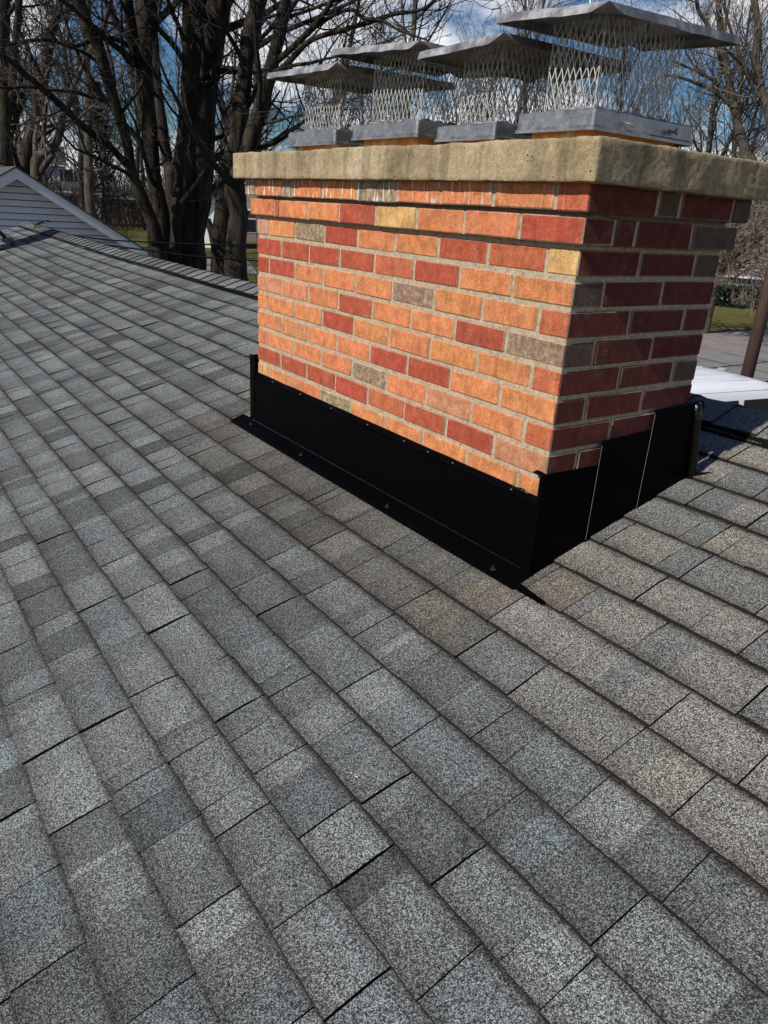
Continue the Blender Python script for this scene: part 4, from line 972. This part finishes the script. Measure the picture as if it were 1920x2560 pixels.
# ------------------------------------------------------------------ white van
M_van = mat('white_paint', (.80, .80, .82), .28, spec=.5)
M_rub = mat('tyre_rubber', (.02, .02, .02), .8); M_rim = mat('wheel_rim', (.4, .4, .42), .35, .8)
vx, vy = -6.62, 10.85; vdir = math.atan2(.985, .16)
van = empty('parked_van', 'white van parked on the driveway beyond the roof ridge at the right', 'van', (vx, vy, -4.36), rz=vdir)
prof = [(-2.45, .55), (-2.5, 1.0), (-2.42, 1.55), (-2.25, 1.86), (-1.9, 1.93), (0, 1.965), (1.2, 1.95), (1.75, 1.88), (2.1, 1.72), (2.35, 1.5), (2.62, 1.22), (3.3, 1.05), (3.55, .85), (3.6, .5)]
vb = MB(); hwid = .96
def sec(x, zt):     # half section: sill to roof centre
    q = [(hwid-.02, .32), (hwid, .55)]
    if zt > .56: q = [(hwid-.02, .32), (hwid, min(.6, zt-.05)), (hwid-.01, min(1.05, zt-.03)), (hwid-.05, min(1.45, zt-.025)), (hwid-.10, min(1.75, zt-.02)), (hwid-.16, min(1.88, zt-.012)), (hwid-.27, zt-.006), (.35, zt), (0, zt+.006)]
    return q
secs = []
for x, zt in prof:
    q = sec(x, zt+.02 if zt < .56 else zt)
    if len(q) < 9: q = [(hwid-.02, .32)]+[(hwid-.0-.02*i, .5+.003*i) for i in range(7)]+[(0, .53)]
    full = [(x, -a, b) for a, b in q]+[(x, a, b) for a, b in reversed(q[:-1])]; secs.append(full)
for i in range(len(secs)-1):
    for j in range(len(secs[0])-1): vb.quad(secs[i][j], secs[i+1][j], secs[i+1][j+1], secs[i][j+1])
vb.poly(secs[0]); vb.poly(list(reversed(secs[-1])))
bo = vb.build('body', M_van, van, color=False, smooth=False)
bm = bmesh.new(); bm.from_mesh(bo.data); bmesh.ops.remove_doubles(bm, verts=bm.verts, dist=.002); bmesh.ops.recalc_face_normals(bm, faces=bm.faces); bm.to_mesh(bo.data); bm.free()
for p_ in bo.data.polygons: p_.use_smooth = True
for y in (-.55, -.2, .2, .55):
    m_ = MB(); m_.box(-2.0, 1.2, y-.02, y+.02, 1.955, 1.975, white(), 0, .004); m_.build('roof_rib', M_van, van, color=False)
m_ = MB(); m_.cyl((-1.75, .1, 1.95), (-1.75, .1, 2.02), .05, 10); m_.build('aerial_base', M_van, van, color=False)
for s in (-1, 1):
    for (xa, xb) in ((-2.1, -.75), (-.62, .62), (.76, 1.75)):
        m_ = MB(); ym0 = s*(hwid-.005); ym1 = s*(hwid-.085)
        xf = xb if xb < 1.7 else xb-.28
        P_ = [(xa, ym0, 1.12), (xb+(.25 if xb > 1.7 else 0), ym0, 1.12), (xf, ym1, 1.68), (xa, ym1, 1.68)]
        P_ = [(a, b+s*.012, c) for a, b, c in P_]; m_.poly(P_ if s > 0 else P_[::-1]); m_.build('side_window', M_dark, van, color=False)
    m_ = MB(); m_.box(-2.2, 1.9, s*(hwid-.145)-.012, s*(hwid-.145)+.012, 1.81, 1.83); m_.build('drip_rail', mat('rail_grey', (.25, .27, .33), .4), van, color=False)
    for x in (-1.5, 2.35):
        wroot = MB(); wroot.tube([(x, s*(hwid-.20), .36), (x, s*(hwid-.01), .36)], .36, 20, cap=True); ty_ = wroot.build('wheel', M_rub, van, color=False)
        rm = MB(); rm.tube([(x, s*(hwid-.012), .36), (x, s*(hwid+.006), .36)], .21, 16, cap=True); rm.build('rim', M_rim, ty_, color=False)
m_ = MB(); m_.quad((1.95, -.72, 1.80), (1.95, .72, 1.80), (2.60, .84, 1.26), (2.60, -.84, 1.26)); mo_ = m_.build('windscreen', M_dark, van, color=False); mo_.location = (.02, 0, .03)
for s in (-1, 1):
    m_ = MB(); m_.box(3.5, 3.6, s*.75-.16, s*.75+.16, .66, .84, white(), 0, .02); m_.build('headlight', M_edge, van, color=False)

# ------------------------------------------------------------------ pole, post, cables
M_pole = mat('weathered_pole', rough=.9); g = G(M_pole); n_ = g.noise(14, 5, .7, stretch=(1, 1, .1)); g.base(g.ramp(n_, [(.3, (.03, .014, .011)), (.7, (.09, .045, .033))])); g.bump(n_, .5, .01)
p = at(1866, 945, 18); zz = gz(p.x, p.y)
up_ = empty('utility_pole', 'dark brown wooden pole standing by the pavement behind the white van', 'pole', (p.x, p.y, zz)); m_ = MB(); m_.tube([(0, 0, -.2), (0, 0, 4), (0, 0, 8.6)], [.14, .13, .11], 14, cap=True); m_.build('pole_shaft', M_pole, up_, color=False, smooth=True)
m_ = MB(); m_.box(-.9, .9, -.16, -.06, 8.0, 8.12); m_.build('crossarm', M_pole, up_, color=False)
p = at(1804, 930, 20); zz = gz(p.x, p.y)
M_post = mat('grey_post', (.30, .33, .30), .6)
bp = empty('bollard', 'short grey-green round post with a flat cap behind the van roof', 'bollard', (p.x, p.y, zz)); m_ = MB(); m_.tube([(0, 0, 0), (0, 0, 1.33)], .095, 18, cap=True); m_.build('post_shaft', M_post, bp, color=False, smooth=False)
m_ = MB(); m_.tube([(0, 0, 1.33), (0, 0, 1.37), (0, 0, 1.39)], [.12, .12, .09], 18, cap=True); m_.build('post_cap', M_post, bp, color=False)
M_cab = mat('black_cable', (.003, .003, .004), .8, spec=.1)
def cable(pts, dd, r, label):
    P_ = [at(u, v, d) for (u, v), d in zip(pts, dd)]; m_ = MB(); o, r_ = limb(m_, P_, [r]*len(P_), 6, 4); ob = m_.build('cable', M_cab, color=False, smooth=True); tag(ob, label, 'cable', 'cables strung behind the ridge')
cable([(120, 585), (189, 590), (270, 600), (347, 604), (430, 608), (513, 611), (613, 613), (760, 622), (980, 650)], [12.4, 12.2, 12, 11.6, 11.2, 10.9, 10.6, 10, 9], .010, 'upper of two thin black cables crossing in front of the trunks')
cable([(180, 600), (247, 610), (332, 621), (424, 633), (501, 642), (640, 652), (780, 660), (980, 690)], [12.0, 11.8, 11.4, 11, 10.7, 10.2, 9.6, 9], .010, 'lower of two thin black cables just above the ridge')

# ------------------------------------------------------------------ satellite dish at the left end of the ridge
M_dish = mat('dish_grey', (.02, .025, .04), .6, spec=.2); M_brk = mat('bracket_metal', (.12, .13, .17), .35, .7)
f = at(28, 606, 1); r_ = ray(20, 606); nrm = Vector((0, -S, 1)); t = ((Z0+.07)-nrm.dot(CP))/nrm.dot(r_); foot = CP+r_*t
ds = empty('satellite_dish', 'dark satellite dish on a bracket at the far left end of the roof', 'satellite dish', foot)
dist = (foot-CP).length; wd = ray(-78, 478); hub = CP+wd*((dist-.15)/wd.length)-foot
m_ = MB(); m_.box(-.12, .12, -.16, .16, -.07, -.055, white(), 0, .003); m_.box(-.05, .05, -.03, .03, -.06, .06, white(), 0, .006); m_.box(-.10, .04, -.07, .07, .0, .05, white(), 0, .01)
m_.box(.02, .10, .05, .15, -.05, -.02, white(), 0, .004); m_.build('mount_foot', M_brk, ds, color=False)
m_ = MB(); m_.tube([(0, 0, .02), tuple(hub*.35+Vector((0, 0, -.02))), tuple(hub*.8), tuple(hub)], .024, 10, cap=True); m_.build('mast', M_brk, ds, color=False, smooth=True)
# reflector: shallow bowl facing the sun side
ax = Vector((.55, -.7, .45)).normalized(); q = ax.to_track_quat('Z', 'Y'); m_ = MB(); nn = 28; rings = []
for k in range(8):
    rr = .40*k/7
    for j in range(nn): an = 2*math.pi*j/nn; m_.v.append(tuple(hub+q @ Vector((rr*1.0*math.cos(an), rr*1.12*math.sin(an), .35*rr*rr))))
for k in range(7):
    for j in range(nn): j2 = (j+1) % nn; m_.f.append((k*nn+j, k*nn+j2, (k+1)*nn+j2, (k+1)*nn+j)); m_.c.append(white()); m_.m.append(0)
dobj = m_.build('reflector', M_dish, ds, color=False, smooth=True); sd = dobj.modifiers.new('s', 'SOLIDIFY'); sd.thickness = .012
m_ = MB(); e0 = hub+q @ Vector((0, -.42, .05)); e1 = hub+q @ Vector((0, -.2, .45)); m_.tube([tuple(e0), tuple(e1)], .012, 6, cap=True); m_.cyl(tuple(e1), tuple(e1+(hub-e1).normalized()*.1), .03, 10); m_.build('feed_arm', M_brk, ds, color=False)
# broken twigs lying over the ridge end
for (pts, lab) in (([(86, 566), (97, 556), (110, 553)], 'short dead twig poking over the ridge end beside the dish'), ([(92, 562), (112, 553), (124, 549)], 'longer forked dead twig over the ridge end beside the dish')):
    P_ = [CP+ray(u, v)*(.0+(11.75)/ray(u, v).length) for u, v in pts]; m_ = MB(); m_.tube([tuple(x) for x in P_], [.012, .009, .004], 5)
    m_.tube([tuple(P_[1]), tuple(P_[1].lerp(P_[2], .8)+Vector((0, .05, -.03)))], [.006, .003], 4)
    tag(m_.build('twig', M_twig, color=False), lab, 'twig', 'twigs over the ridge end')
for o in C.objects:
    if o.type == 'MESH' and not o.data.polygons: print('EMPTY MESH', o.name)
print('faces', sum(len(m.polygons) for m in bpy.data.meshes))
